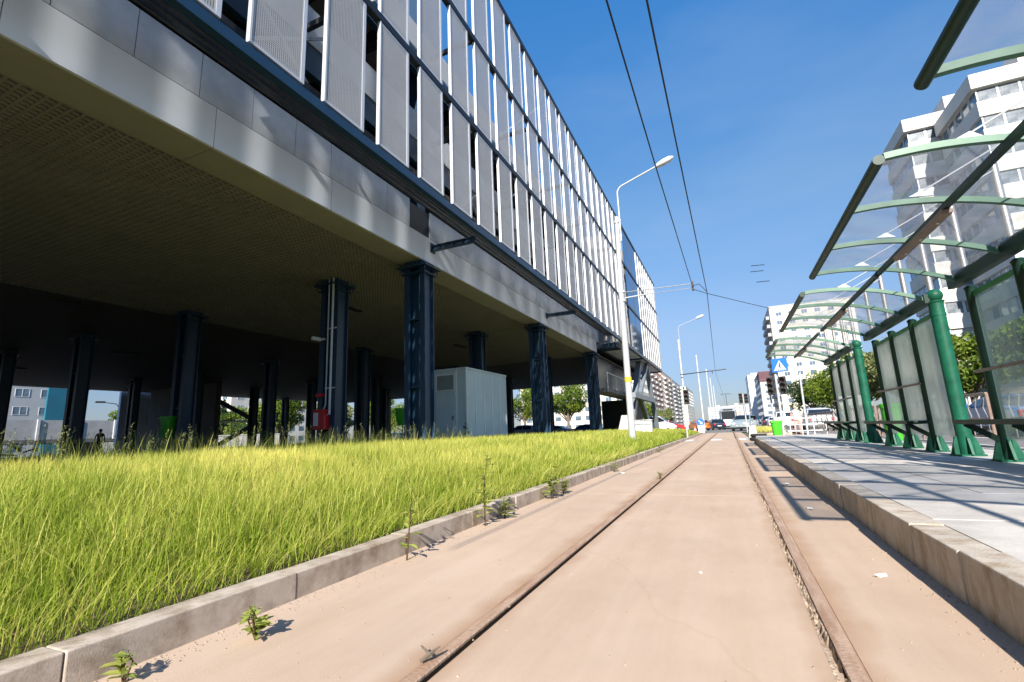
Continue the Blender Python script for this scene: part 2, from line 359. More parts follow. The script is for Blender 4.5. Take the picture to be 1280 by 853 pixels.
for y in yg:                  # crumbled sand lying in the right-hand groove, with a wandering crack along the rail side
    cr = max(-1, min(1, cr+random.uniform(-.5, .5)))
    for q, x in enumerate(xg):
        h = -.012+random.uniform(-.006, .006)+.010*math.sin(y*9+q)*math.sin(y*3.1)
        if abs(q-(3.4+1.3*cr)) < .7: h -= random.uniform(.01, .035)
        if q in (0, 5): h += .006
        vs.append((x, y, min(-.001, h)))
nq = len(xg); sb.add(vs, [(j*nq+i, j*nq+i+1, j*nq+nq+i+1, j*nq+nq+i) for j in range(len(yg)-1) for i in range(nq-1)])
tag(sb.build('sand', M['sand']), None, None, kind='stuff')['label'] = 'crumbled sand and grit lying in the groove of the right rail'
def rail(xc, s, label):
    e = empty('tram_rail', (xc, 0, 0), 0, label, 'rail', None)
    mb = MB(); prof = [(-.035, -.15), (.034*s if s > 0 else .034, -.15)]
    mb.prism([(-.030*s if s > 0 else -.032, -.012), (.025 if s > 0 else .032, -.012), (.025 if s > 0 else .032, -.003), (.017, .003), (-.018, .003), (-.030, .000)], 'y', -6, 50)
    mb.build('rail_head', M['rust'], e)
    MB().box(-.0305, .0245 if s > 0 else .031, -6, 50, -.15, -.0125).build('rail_web', M['groove'], e)  # steel web coloured dark to imitate the shadow in the groove
    mb = MB(); 
    mb.box(*((.0635, .0638) if s > 0 else (-.0738, -.0735)), -6, 50, -.12, .0); mb.build('guard_lip', M['groove'], e)  # outer groove wall carries the same painted shade
rail(RL, 1, 'rusty left tram rail with a clean dark groove beside it')
rail(RR, -1, 'rusty right tram rail with its groove choked with sand')
# wooden-looking stub lying on the left rail is a dry twig (litter, below)

def stones(name, xf, xb, z, seg, mt, y0, y1, bev, face_jit=.007):
    mb = MB(); y = y0; 
    while y < y1:
        l = seg*random.uniform(.97, 1.03); j = random.uniform(-face_jit, face_jit); dz = random.uniform(-.004, .004)
        mb.box(min(xf+j, xb), max(xf+j, xb), y+.002, y+l-.002, -.2, z+dz); y += l
    o = mb.build(name, mt, bevel=bev); return struct(o)
stones('kerb', XL, XL-.14, .138, 1.0, M['kerb'], -5, 48, .006)
stones('platform_kerb', XR, XR+.16, .236, .66, M['kerb_b'], -5, 21.6, .008)
# platform: slabs
pm = mat('platform_slabs', (.50, .475, .445), .9, var=.1, scale=2.2, bump=.2, bscale=60, spec=.25); mul_spots(pm, 1.1, .28, .58, (.82, .80, .77)); M['slab'] = pm
pl = MB(); xs = [XR+.165, 1.75, 2.6, 3.45, 4.25]; y = -5.; i = 0
while y < 24.6:
    l = 1.25 if i % 3 else .85
    for a, c in zip(xs[:-1], xs[1:]): pl.box(a+.003, c-.003, y+.003, min(y+l, 24.7)-.003, -.2, .232+random.uniform(-.002, .002))
    y += l; i += 1
pl.box(XR+.162, 4.25, -5, 24.7, -.2, .222)
struct(pl.build('platform', M['slab']))
ck = MB(); ck.box(4.255, 4.40, -5, 24.7, -.2, .26); struct(ck.build('platform_back_kerb', M['paleconc']))
pe = MB(); pe.add([(XR, 21.6, .23), (4.3, 24.72, .228), (4.3, 29, -.03), (2.5, 29, -.03), (XR, 23.4, -.03), (XR+.165, 21.6, .228), (XR+.165, 24.72, .228)], [(0, 5, 6, 4), (6, 1, 2, 3, 4)])
struct(pe.build('platform_ramp', M['slab']))

# verge profile (x, z) – soil bank under the grass
def vz(x):
    if x > -2.44: return .10
    xs_ = [-9.6, -7., -4.6, -3.2, -2.44]; zs_ = [.45, .45, .40, .22, .115]
    return float(np.interp(x, xs_, zs_))
vg = MB(); px = [-2.40, -2.8, -3.2, -3.9, -4.6, -5.6, -7, -8.4, -9.6]; ys = [-6, 10, 25, 38, 46, 52, 56]
fac = [1, 1, 1, .95, .7, .35, .1]
vs = [(x, y, max(.06, vz(x)*fc if vz(x) > .2 else vz(x)*fc)) for y, fc in zip(ys, fac) for x in px]; n = len(px)
vg.add(vs, [(j*n+i, j*n+i+1, (j+1)*n+i+1, (j+1)*n+i) for j in range(len(ys)-1) for i in range(n-1)])
struct(vg.build('verge', M['soil']))
fl = MB(); fl.box(-53, -9.6, -25, 53, -.3, .45); struct(fl.build('pavement', M['floor']))
# roads
rd = MB(); rd.quad((4.41, -60, .012), (19, -60, .012), (19, 900, .012), (4.41, 900, .012)); struct(rd.build('road', M['asphalt_w']))
rd = MB(); rd.quad((-120, 50.6, -.004), (4.405, 50.6, -.004), (4.405, 76, -.004), (-120, 76, -.004)); struct(rd.build('crossing_road', M['asphalt_w']))
rd = MB(); rd.quad((-20, 76.01, -.008), (4.405, 76.01, -.008), (4.405, 900, -.008), (-20, 900, -.008)); struct(rd.build('tramway', M['asphalt_w']))
rd = MB(); rd.quad((-90, -60, -.006), (-53.1, -60, -.006), (-53.1, 50.5, -.006), (-90, 50.5, -.006)); struct(rd.build('back_street', M['asphalt']))
mk = MB()
for x in (7.9, 11.4, 14.9):
    y = -20
    while y < 260: mk.quad((x-.07, y, .018), (x+.07, y, .018), (x+.07, y+3.5, .018), (x-.07, y+3.5, .018)); y += 8
mk.quad((4.75, -60, .018), (4.87, -60, .018), (4.87, 300, .018), (4.75, 300, .018))
struct(mk.build('lane_marking', M['paint_w']))
mk = MB()
for x in (-2.15, -.75, .62): mk.quad((x-.25, 27.2, .006), (x+.28, 27.2, .006), (x+.28, 29.6, .006), (x-.25, 29.6, .006))
struct(mk.build('crossing_marking', M['paint_w']))
sw = MB(); sw.box(19, 24, -60, 900, -.1, .14); struct(sw.build('far_pavement', M['floor']))

# ------------------------------------------------------------------ car park building
B = empty('car_park', (-8, 30, .45), 0, 'grey multi storey car park on navy columns with perforated screen facade', 'car park')
BI = Vector((8, -30, -.45))      # child local = world + BI
def bp_(mb, name, m, **k): return mb.build(name, m, B, tuple(BI), **k)
XF, XS = -7.75, -6.05           # fascia plane, screen plane
Y0, Y1 = -26, 54.3
YF = 31.9                        # the fascia and soffit stop at the lobby
# fascia: panels 2.76 m long with thin joints
mb = MB(); y = 4.85-2.76*12
while y < YF-.1:
    e_ = min(y+2.76, YF); mb.box(XF-.04, XF, y+.006, e_-.006, 6.0, 6.775); y += 2.76
bp_(mb, 'fascia', M['alu'])
mb = MB(); mb.box(XF-.35, XF-.042, Y0, YF, 6.004, 7.6); mb.box(-51, XF-.35, Y0, Y1-.5, 6.60, 7.0); bp_(mb, 'floor_slab', M['charcoal'])
# soffit margin + open-cell grille
mb = MB(); y = 4.85-2.76*12
while y < YF-.1:
    e_ = min(y+2.76, YF); mb.box(-8.60, XF-.045, y+.006, e_-.006, 5.985, 6.002); y += 2.76
bp_(mb, 'soffit', M['soffit'])
mb = MB(); x = -8.66; 
while x > -20: mb.box(x-.014, x+.014, Y0+20, 33, 6.0, 6.05); x -= .125
bp_(mb, 'ceiling_grille', M['grid'])
mb = MB(); y = Y0+21
while y < 33: mb.box(-20, -8.605, y-.02, y+.02, 6.001, 6.049); y += .15
bp_(mb, 'ceiling_grille', M['grid'])
mb = MB(); mb.box(-50.6, -20, Y0, Y1-.6, 6.0, 6.05); mb.box(-20, -8.0, 33, Y1-.6, 6.0, 6.05); bp_(mb, 'ceiling', M['ceil'])  # rear ceiling in the colour with shade painted in
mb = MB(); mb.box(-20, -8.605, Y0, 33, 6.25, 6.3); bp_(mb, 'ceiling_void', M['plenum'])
mb = MB(); mb.box(-51, -50.6, Y0, Y1, 5.98, 7.6); mb.box(-50.6, -9, Y1-.6, Y1-.3, 5.98, 7.6); bp_(mb, 'rear_fascia', M['galv'])
# guard panels (row above the fascia, and at the two upper decks)
def guard(z0, z1, ya, yb, m=M['galv'], gaps=()):
    mb = MB(); y = 3.525-30*1.01
    while y < yb:
        if any(a < y+.5 < c for a, c in gaps):
            if mb.v: bp_(mb, 'guard_panel', m); mb = MB()
        else: mb.box(XF-.03, XF, max(y, Y0)+.006, y+1.01-.006, z0, z1)
        y += 1.01
    bp_(mb, 'guard_panel', m)
guard(6.79, 7.65, Y0, YF, gaps=((10.9, 11.9), (21.2, 22.2)))
guard(9.78, 10.71, Y0, 36, M['guardl']); guard(13.0, 13.9, Y0, 36, M['guardl'])
for z in (9.15, 12.35):
    mb = MB(); mb.box(-51, XF-.05, Y0, 36, z+.35, z+.55); bp_(mb, 'floor_slab', M['deck'])
    mb = MB()
    y = 1.6-20.2
    while y < 36: mb.box(-51, XF-.06, y-.14, y+.14, z-.05, z+.345); y += 2.02
    bp_(mb, 'deck_beam', M['charcoal'])
    mb = MB(); mb.box(XF-.2, XF-.03, Y0, 36, z-.1, z+.62); bp_(mb, 'edge_beam', M['navy'])
mb = MB(); mb.box(-50.9, -50.6, Y0, Y1, 7.0, 14); mb.box(-30, -29.8, Y0, 36, 7, 9.1); bp_(mb, 'rear_wall', M['greyrend'])
# slotted deck between fascia and the screens: dark ribs under the screens
mb = MB(); x = -7.2
for k in range(6): mb.box(x, x+.06, Y0, 33, 7.22, 7.34); x += .15
bp_(mb, 'service_gantry', M['charcoal'])
# screen beams
for z0, z1, m in ((6.66, 6.87, 'navy'),): 
    mb = MB(); mb.box(XS-.16, XS-.01, Y0, Y1, z0, z1); mb.box(XS-.3, XS-.165, Y0, Y1, z1-.06, z1); bp_(mb, 'screen_beam', M['navy'])
for z0, z1 in ((9.95, 10.13), (13.17, 13.37), (16.48, 16.70)):
    mb = MB(); mb.box(XS-.14, XS+.02, Y0, Y1, z0, z1); bp_(mb, 'screen_beam', M['charcoal'])
# outriggers from fascia to screens
for yo in (1.6, 11.75, 21.95):
    mb = MB(); mb.box(XF-.02, XS-.17, yo-.075, yo+.075, 6.42, 6.445); mb.box(XF-.02, XS-.17, yo-.015, yo+.015, 6.446, 6.56); mb.box(XF-.02, XS-.17, yo-.075, yo+.075, 6.561, 6.585)
    mb.box(XF+.001, XF+.03, yo-.12, yo+.12, 6.36, 6.66)
    for k in range(4): mb.box(XF+.4+k*.36, XF+.415+k*.36, yo-.07, yo+.07, 6.446, 6.56)
    bp_(mb, 'outrigger', M['navy'])
for zz in (10.05, 13.28):
    for yo in (-8.5, 1.6, 6.7, 11.75, 16.8, 21.95, 27, 32.): bp_(MB().box(XF-.05, XS-.15, yo-.05, yo+.05, zz-.07, zz+.07), 'outrigger', M['charcoal'])
    for yo in (6.7, 16.8, 27.): bp_(MB().beam((XF+.1, yo, zz+.1), (XS-.2, yo+2.4, zz+2.9), .05), 'cross_brace', M['pole'])
for yo in (4.5, 12.4, 20.4, 28.4):
    mb = MB(); mb.beam((XF+.25, yo, 7.85), (XF+.25, yo+2.6, 10.0), .06); mb.beam((XF+.32, yo+2.6, 7.85), (XF+.32, yo, 10.0), .06); bp_(mb, 'cross_brace', M['pole'])
# perforated screen panels: one part each
tiers = ((6.90, 9.93), (10.15, 13.15), (13.40, 16.46))
def panel_mesh(wd, h):
    mb = MB(); mb.cm = 0; mb.box(-.012, 0, .045, wd-.075, .05, h-.05)
    mb.cm = 1
    mb.box(-.07, .012, .010, .045, 0, h); mb.box(-.03, .006, wd-.075, wd, 0, h)
    mb.box(-.03, .004, .046, wd-.076, 0, .05); mb.box(-.03, .004, .046, wd-.076, h-.05, h)
    mb.box(-.075, -.071, .1, .16, h-.16, h-.01) 
    return mb
protos = {}; npan = 0
for ti, (z0, z1) in enumerate(tiers):
    o = panel_mesh(1.06, z1-z0).build('screen_panel', [M['perf'], M['panel_solid']], B)
    protos[ti] = o; first = True
    ys_ = [5.67-1.5+1.5*k for k in range(-1, 21)]+[42.05+1.36*k for k in range(9)]
    for y in ys_:
        if 34.8 < y < 42: continue
        if ti == 2 and y < 4: continue
        p = o if first else o.copy()
        if not first: C.objects.link(p)
        first = False; p.location = Vector((XS, y, z0))+BI; npan += 1
mb = MB()      # screens behind the photographer's shoulder line, out of the frame
for z0, z1 in tiers:
    for k in range(2, 18):
        y = 4.17-1.5*k; mb.box(XS-.03, XS, y, y+1.06, z0, z1)
sp = bp_(mb, 'screen_panels', M['panel_solid']); sp['kind'] = 'stuff'
# glazed bay
for (z0, z1) in ((6.9, 9.93), (10.15, 13.15), (13.4, 16.46)):
    mb = MB(); mb.box(XS-.06, XS-.02, 36.3, 41.9, z0, z1); bp_(mb, 'glazing', M['blueglass'])
    mb = MB(); mb.box(XS-.065, XS-.005, 39.05, 39.13, z0+.002, z1-.002); bp_(mb, 'mullion', M['charcoal'])
mb = MB(); mb.box(-30, XS-.9, 36.5, Y1-.2, 6.9, 16.4); bp_(mb, 'stair_tower_wall', M['offwhite'])
mb = MB(); mb.box(XS-.9, XS-.02, Y1-.12, Y1, 6.9, 16.5); bp_(mb, 'end_screen', M['panel_solid'])
mb = MB(); mb.box(-12, XS-.17, Y1-.14, Y1-.02, 6.6, 6.85); mb.box(-12, XS-.17, 42.0, 42.15, 6.6, 6.85); bp_(mb, 'end_beam', M['navy'])
mb = MB(); mb.box(-12, XS-.31, 33.2, Y1-.15, 6.72, 6.80); bp_(mb, 'lobby_ceiling', M['galv'])
# canopy grating at the fascia's end
mb = MB()
for k in range(12): mb.box(XF+.01, XS-.31, YF+.1+k*.12, YF+.15+k*.12, 6.3, 6.55)
mb.box(XF+.01, XS-.31, YF+.05, YF+.09, 6.25, 6.56); mb.box(XF+.01, XS-.31, YF+1.5, YF+1.54, 6.25, 6.56); bp_(mb, 'grating', M['navy'])
# mezzanine of the lobby, glazed
mb = MB(); mb.box(-8.7, XF+.35, 33, 46.5, 3.35, 3.62); bp_(mb, 'mezzanine_floor', M['deck'])
mb = MB(); mb.box(XF-.5, XF-.46, 33.1, 46, 3.63, 5.98); mb.box(-8.7, XF-.505, 33.05, 33.1, 3.63, 5.98); bp_(mb, 'mezzanine_glazing', M['lobbyglass'])
mb = MB()
for y in (33.2, 36, 38.8, 41.6, 44.4): mb.box(XF+.28, XF+.33, y, y+.05, 3.63, 4.68)
mb.box(XF+.27, XF+.34, 33.1, 46.4, 4.68, 4.73); bp_(mb, 'railing', M['galv'])
# raking struts and stair under the end of the building
M['strut'] = mat('strut_paint', (.20, .235, .27), .45, .2, var=.12, scale=2)
mb = MB(); mb.beam((-6.9, 37.2, .4), (-6.9, 44.2, 6.6), .55, .42, (1, 0, 0)); bp_(mb, 'raking_strut', M['strut'])
mb = MB(); mb.beam((-6.9, 47.6, .4), (-6.9, 42.9, 3.4), .5, .4, (1, 0, 0)); bp_(mb, 'raking_strut', M['strut'])
mb = MB(); mb.beam((-6.7, 51.0, .3), (-6.7, 47.2, 6.6), .5, .4, (1, 0, 0)); bp_(mb, 'raking_strut', M['strut'])
mb = MB(); mb.beam((-6.5, 37.5, 3.3), (-6.5, 48.5, 3.3), .35, .4); mb.beam((-6.52, 41, 3.6), (-6.52, 46, 6.6), .3, .35); bp_(mb, 'stair_stringer', M['strut'])
mb = MB(); mb.prism([(34.2, .3), (38.6, .3), (37.4, 1.75), (36.3, 1.75)], 'x', -7.3, -6.5); bp_(mb, 'strut_plinth', M['paleconc'])
mb = MB(); mb.box(-10.5, -7.6, 43.5, 49, .3, 3.3); bp_(mb, 'stair_core', M['charcoal'])
# columns – paired steel sections, each column one part with its base and head plates
def column_mesh():
    mb = MB()
    for s in (-1, 1):
        x = s*.265
        mb.box(x-.022, x+.022, -.20, .20, 0, 5.5)
        mb.box(x-.10-.0, x+.10, -.235, -.205, 0, 5.5); mb.box(x-.10, x+.10, .205, .235, 0, 5.5)
    mb.box(-.240, .240, -.06, -.035, .0, 5.5); mb.box(-.240, .240, .035, .06, 0, 5.5)
    for z in (1.75, 3.75): mb.box(-.243, .243, -.19, -.065, z, z+.05)
    mb.box(-.52, .52, -.42, .42, 5.33, 5.37); mb.box(-.42, .42, -.34, .34, 5.15, 5.18); mb.box(-.30, .30, -.3, .3, 5.38, 5.55)
    mb.box(-.5, .5, -.4, .4, 0, .04)
    for sx_ in (-1, 1):
        for sy in (-1, 1): mb.tube([(sx_*.44, sy*.34, 5.2), (sx_*.44, sy*.34, 5.44)], .022, 6)
    return mb
col0 = column_mesh().build('column', M['navy'], B); ncol = 0
for yc in (-8.6, 1.4, 11.5, 21.35, 31.5, 41.5, 51.2):
    for xc in (-8.07, -11.4, -18.9, -26.4, -33.6, -41., -48.5):
        if yc < 2 and xc > -12: continue
        if yc > 40 and xc > -12: continue
        c = col0 if ncol == 0 else col0.copy()
        if ncol: C.objects.link(c)
        ncol += 1; c.location = Vector((xc, yc, .45))+BI
for yc in (1.4, 11.5, 21.35, 31.5): bp_(MB().box(-8.3, -7.95, yc-.18, yc+.18, 6.8, 16.3), 'upper_column', M['navy'])
# steel stair at the back, pale ramp parapet, cladding panel
mb = MB()
mb.beam((-50.5, 34.6, .6), (-50.5, 39.4, 3.2), .12, .5); mb.beam((-50.5, 39.2, 3.3), (-50.5, 33.5, 5.9), .12, .5); mb.box(-51, -49.6, 33.4, 42, 3.2, 3.32)
mb.box(-50.7, -50.4, 39, 39.3, .4, 6.0); mb.box(-50.6, -50.5, 42, 42.2, 3.3, 4.3)
for k in range(15): mb.box(-50.56, -50.53, 33.6+k*.6, 33.64+k*.6, 3.32, 4.3)
mb.box(-50.58, -50.51, 33.4, 42.2, 4.28, 4.34); bp_(mb, 'rear_stair', M['navy'])
mb = MB(); mb.box(-51.5, -51.2, 25.6, 28.3, .4, 6.0); bp_(mb, 'cladding_panel', M['alu'])
mb = MB(); mb.box(-48.3, -39.2, 26.5, 27, .45, 5.98); bp_(mb, 'core_wall', M['deck'])
# ceiling light strips
cl = None
for i, (x, y) in enumerate(((-13.3, 14.2), (-21, 8.8), (-30, 15), (-37, 11), (-40, 14), (-26, 26), (-14, 24.2))):
    if cl is None: 
        cl = MB().box(-.09, .09, -.65, .65, 5.93, 5.996).build('ceiling_light', M['white'] if False else M['charcoal'], B)
        o = cl
    else: o = cl.copy(); C.objects.link(o)
    o.location = Vector((x, y, 0))+BI
# ------------------------------------------------------------------ things under the car park
E_ = empty('equipment_cabinet', (-9.07, 16, .45), 0, 'pale grey ribbed sheet metal cabin standing between two navy columns', 'cabin')
mb = MB(); mb.box(-1.50, 0, 0, 3.6, 0, 2.88); mb.box(-1.54, .04, -.04, 3.64, 2.881, 2.95); mb.build('body', M['cabinet'], E_)
for x in (-1.50, -.45, 0.0):
    MB().box(x-.03, x+.03, -.03, -.002, 0, 2.87).build('trim_strip', M['trim'], E_)
for y in (.72, 1.44, 2.16, 2.88, 3.57): MB().box(.002, .03, y-.025, y+.025, 0, 2.87).build('trim_strip', M['trim'], E_)
d_ = MB().box(-1.36, -.50, -.035, -.004, .05, 1.98).build('door', M['cabinet'], E_)
MB().box(-.60, -.57, -.07, -.036, .95, 1.1).build('handle', M['black'], d_)
mb = MB(); mb.box(-1.36, -1.32, -.04, -.004, 2.08, 2.74); mb.box(-.54, -.50, -.04, -.004, 2.08, 2.74); mb.box(-1.32, -.54, -.04, -.004, 2.08, 2.12); mb.box(-1.32, -.54, -.04, -.004, 2.70, 2.74)
mb.build('vent_frame', M['trim'], E_)
mb = MB()
for k in range(14): mb.box(-1.319, -.541, -.028, -.006, 2.135+k*.04, 2.155+k*.04)
mb.build('vent_louvre', M['strutd'], E_)

F_ = empty('fire_cabinet', (-11.62, 11.17, 1.15), 0, 'red fire hose cabinet with white notice fixed to a navy column', 'fire cabinet')
MB().box(-.05, .40, -.16, .09, 0, .62).build('body', M['red'], F_, bevel=.01)
MB().box(-.02, .17, -.166, -.161, .12, .52).build('notice', M['signwhite'], F_)
MB().box(-.1, .15, -.04, .09, 1.02, 1.12).build('alarm_box', M['red'], F_)
P_ = empty('riser_pipes', (-11.4, 11.2, 1.6), 0, 'two thin grey riser pipes strapped to the column above the red fire cabinet', 'pipes')
mb = MB(); mb.tube([(.12, -.06, 0), (.27, -.06, 0), (.27, -.06, 4.38)], .035, 8); mb.build('pipe', M['galv'], P_, smooth=True)
mb = MB(); mb.tube([(-.03, -.05, .1), (.09, -.05, .3), (.09, -.05, 4.38)], .022, 8); mb.build('pipe', M['galv'], P_, smooth=True)
for z in (.8, 2.7): MB().box(.03, .42, -.045, -.02, z, z+.04).build('clamp', M['galv'], P_)
K_ = empty('camera', (-11.65, 11.15, 4.0), 0, 'small white security camera on the column with the red fire cabinet', 'camera')
MB().box(-.06, .06, -.30, .02, -.06, .06).build('housing', M['white'], K_, bevel=.015); MB().box(.06, .20, -.02, .05, -.03, .03).build('bracket', M['white'], K_)

def bin_mesh(lean=0):
    b_ = MB(); n = 14
    def ring(z, a, c): return [(a*math.copysign(abs(math.cos(t))**.6, math.cos(t)), c*math.copysign(abs(math.sin(t))**.6, math.sin(t))+lean*z, z) for t in [2*math.pi*k/n for k in range(n)]]
    rs = [ring(0, .16, .12), ring(.05, .18, .14), ring(.62, .23, .18), ring(.63, .25, .20), ring(.70, .25, .20), ring(.71, .21, .16), ring(.58, .20, .15)]
    b_.add([p for q in rs for p in q], [(j*n+k, j*n+(k+1) % n, (j+1)*n+(k+1) % n, (j+1)*n+k) for j in range(len(rs)-1) for k in range(n)]+[tuple(range(n)), tuple((len(rs)-1)*n+k for k in range(n))])
    return b_
def litter_bin(loc, label, rz=0, stand=0., lean=0., s=1.):
    e = empty('litter_bin', loc, rz, label, 'bin', 'lime green litter bins')
    bo = bin_mesh(lean).build('bin_body', M['lime'], e, (0, 0, stand), smooth=True)
    MB().box(-.24, .24, -.205, -.196, .615+stand, .655+stand).build('rim_band', M['lime'], e)
    if stand > .1: MB().tube([(0, .20, 0), (0, .20, stand+.6)], .025, 8).build('post', M['black'], e)
    e.scale = (s, s, s); return e
litter_bin((-12.35, 16.3, .45), 'lime green litter bin on a post beside the pale sheet metal cabin', .3, .85)
litter_bin((-19.3, 11.3, .45), 'dim green litter bin deep in the dark under the car park', .1, .6, s=1.15)
litter_bin((1.98, 25.4, .12), 'lime green litter bin standing alone at the far platform end', .1, .05)
bn = litter_bin((3.42, 13.75, .30), 'lime green litter bin tilted on the shelter post', .2, .0, -.10, .8); bn.scale = (.8, .8, 1.2)

# ------------------------------------------------------------------ shelters
AX = np.array([1.45, 1.78, 2.23, 2.56, 2.80, 3.06, 3.16]); AZ = np.array([3.03, 3.04, 2.965, 2.885, 2.80, 2.68, 2.62])
def az(x): 
    p = np.polyfit(AX, AZ, 3); return float(np.polyval(p, x))
arcx = np.linspace(1.46, 3.14, 22)
ZP = .232
def post(mb, y, r_, top):
    mb.tube([(3.2, y, ZP), (3.2, y, top)], r_, 14)
def foot(mb, y, r_):
    mb.box(3.2-r_-.07, 3.2+r_+.07, y-r_-.07, y+r_+.07, ZP, ZP+.025)
    for dx, dy in ((0, -1), (1, 0), (0, 1), (-1, 0)):
        a = r_*.9
        if dx: mb.prism([(3.2+dx*a, ZP+.026), (3.2+dx*(r_+.10), ZP+.026), (3.2+dx*(r_+.03), ZP+.26), (3.2+dx*a, ZP+.30)], 'y', y-.015, y+.015)
        else: mb.prism([(y+dy*a, ZP+.026), (y+dy*(r_+.10), ZP+.026), (y+dy*(r_+.03), ZP+.26), (y+dy*a, ZP+.30)], 'x', 3.2-.015, 3.2+.015)
def shelter(yb, label, full=True):
    T = empty('tram_shelter', (3.2, yb, ZP), 0, label, 'tram shelter', 'green tram shelters along the platform')
    I = (-3.2, -yb, -ZP)
    bd = lambda mb, n, m, p=T, **k: mb.build(n, m, p, I if p == T else None, **k)
    ys_ = [yb+1.15, yb+2.35, yb+3.55]
    mb = MB(); mb.tube([(3.2, yb, ZP), (3.2, yb, 2.58)], .095, 18); mb.tube([(3.2, yb, 2.58), (3.2, yb, 2.605), (3.2, yb, 2.62), (3.2, yb, 2.64)], [.095, .112, .112, .06], 18)
    mb.tube([(3.2, yb, 2.38), (3.2, yb, 2.42)], .102, 18); mb.ball((3.2, yb, 2.71), .11, 18, 12); o = bd(mb, 'corner_post', M['green'], smooth=True)
    mb = MB(); foot(mb, yb, .095); bd(mb, 'foot_plate', M['green'])
    for y in ys_:
        mb = MB(); mb.tube([(3.2, y, ZP), (3.2, y, 2.50), (3.2, y, 2.53), (3.2, y, 2.56)], [.062, .062, .075, .04], 14); bd(mb, 'post', M['green_d'], smooth=True)
        mb = MB(); foot(mb, y, .062); bd(mb, 'foot_plate', M['green'])
    mb = MB(); mb.box(3.05, 3.13, yb-.05, ys_[2]+.25, 2.59, 2.75); mb.box(3.131, 3.19, yb-.05, ys_[2]+.25, 2.60, 2.63); bd(mb, 'rear_beam', M['green_d'], bevel=.008)
    mb = MB(); mb.tube([(1.42, yb-.02, 3.01), (1.42, ys_[2]+.06, 3.01)], .045, 14); bd(mb, 'front_beam', M['green_d'], smooth=True)
    mb = MB(); zm = az(2.23)-.06; mb.box(2.205, 2.255, yb-1.2, ys_[2]+.05, zm-.035, zm+.025); bd(mb, 'middle_beam', M['green_d'])
    mb = MB(); mb.box(2.18, 2.28, yb+1.15, yb+2.7, zm-.085, zm-.037); lm = bd(mb, 'light_fitting', M['brown'], bevel=.008)
    mb = MB()
    for k in range(3): mb.ball((2.23, yb+1.4+k*.5, zm-.088), .018, 8, 5)
    mb.build('bolt', M['steel'], lm)
    for y in [yb]+ys_:
        mb = MB(); 
        q_ = len(arcx); vs = []
        for k in range(q_):
            a = arcx[k]; sl_ = (az(a+.01)-az(a-.01))/.02; nn = Vector((-sl_, 0, 1)).normalized()*.0275; c_ = Vector((a, y, az(a)))
            vs += [c_-nn-Vector((0, .025, 0)), c_-nn+Vector((0, .025, 0)), c_+nn+Vector((0, .025, 0)), c_+nn-Vector((0, .025, 0))]
        mb.add(vs, [(k*4+i, k*4+(i+1) % 4, k*4+4+(i+1) % 4, k*4+4+i) for k in range(q_-1) for i in range(4)]+[(0, 1, 2, 3), (q_*4-1, q_*4-2, q_*4-3, q_*4-4)])
        bd(mb, 'arch', M['green_arch'])
    yy_ = [yb]+ys_
    for a, c in zip(yy_[:-1], yy_[1:]):
        mb = MB(); vs = [(x, y, az(x)+.037+dz) for dz in (0, .008) for y in (a+.01, c-.01) for x in arcx]; n = len(arcx); q = 2*n
        fs = [(i, i+1, i+1+n, i+n) for i in range(n-1)]+[(q+i, q+i+n, q+i+1+n, q+i+1) for i in range(n-1)]
        fs += [(i, q+i, q+i+1, i+1) for i in range(n-1)]+[(i+n, i+1+n, q+i+1+n, q+i+n) for i in range(n-1)]+[(0, n, q+n, q), (n-1, q+n-1, q+2*n-1, 2*n-1)]
        mb.add(vs, fs); bd(mb, 'roof_panel', M['roofglass'], smooth=True)
    # back panes: one between big post and first post, then two
    for a, c, rr_, mt in ((yb, ys_[0], .10, 'paneglass'), (ys_[0], ys_[1], .07, 'paneglass'), (ys_[1], ys_[2], .07, 'paneglass' if full else 'clearglass')):
        mb = MB(); mb.box(3.195, 3.205, a+rr_, c-.07, .50, 2.40); bd(mb, 'back_pane', M[mt])
        mb = MB(); mb.box(3.185, 3.215, a+rr_, c-.07, 2.401, 2.47); bd(mb, 'pane_rail', M['green_l'])
    mb = MB(); mb.tube([(3.10, ys_[0]-.12, 1.40), (3.10, ys_[2]+.08, 1.40)], .022, 10); bd(mb, 'hand_rail', M['brown'], smooth=True)
    mb = MB(); mb.box(2.80, 3.12, ys_[0]-.25, ys_[2]+.22, .735, .765); mb.box(2.78, 2.80, ys_[0]-.25, ys_[2]+.22, .715, .775); bd(mb, 'bench_seat', M['green_d'], bevel=.005)
    for y in ys_:
        mb = MB(); mb.beam((3.15, y, .50), (2.84, y, .72), .045, .07); mb.beam((3.15, y, .72), (2.82, y, .72), .04, .03); bd(mb, 'bench_bracket', M['green_d'])
    # tie-rod masts above the roof
    for y in [yb+.05]+ys_:
        big = abs(y-yb) < .2
        mb = MB(); zt = 3.75; mb.tube([(3.2, y+.03, 2.66 if not big else 2.80), (3.2, y+.03, zt), (3.2, y+.03, zt+.02)], [.042, .042, .01], 12); mt_ = bd(mb, 'mast', M['steel'], smooth=True)
        mb = MB(); mb.tube([(3.2, y, zt-.08), (2.05, y, az(2.05)+.09)], .008, 6); mb.build('tie_rod', M['pole'], mt_)
        mb = MB(); mb.prism([(1.95, az(1.95)+.05), (2.15, az(2.15)+.05), (2.06, az(2.05)+.11)], 'y', y-.012, y+.012); mb.build('tie_plate', M['pole'], mt_)
    return T
shelter(4.72, 'green glazed tram shelter at right, its big roof nearest but one to the camera', False)
shelter(9.45, 'green glazed tram shelter third along the platform, litter bin at its far end')
shelter(14.6, 'farthest green glazed tram shelter, just before the blue crossing sign')
shelter(.08, 'nearest green tram shelter, only a roof corner seen at the top right')

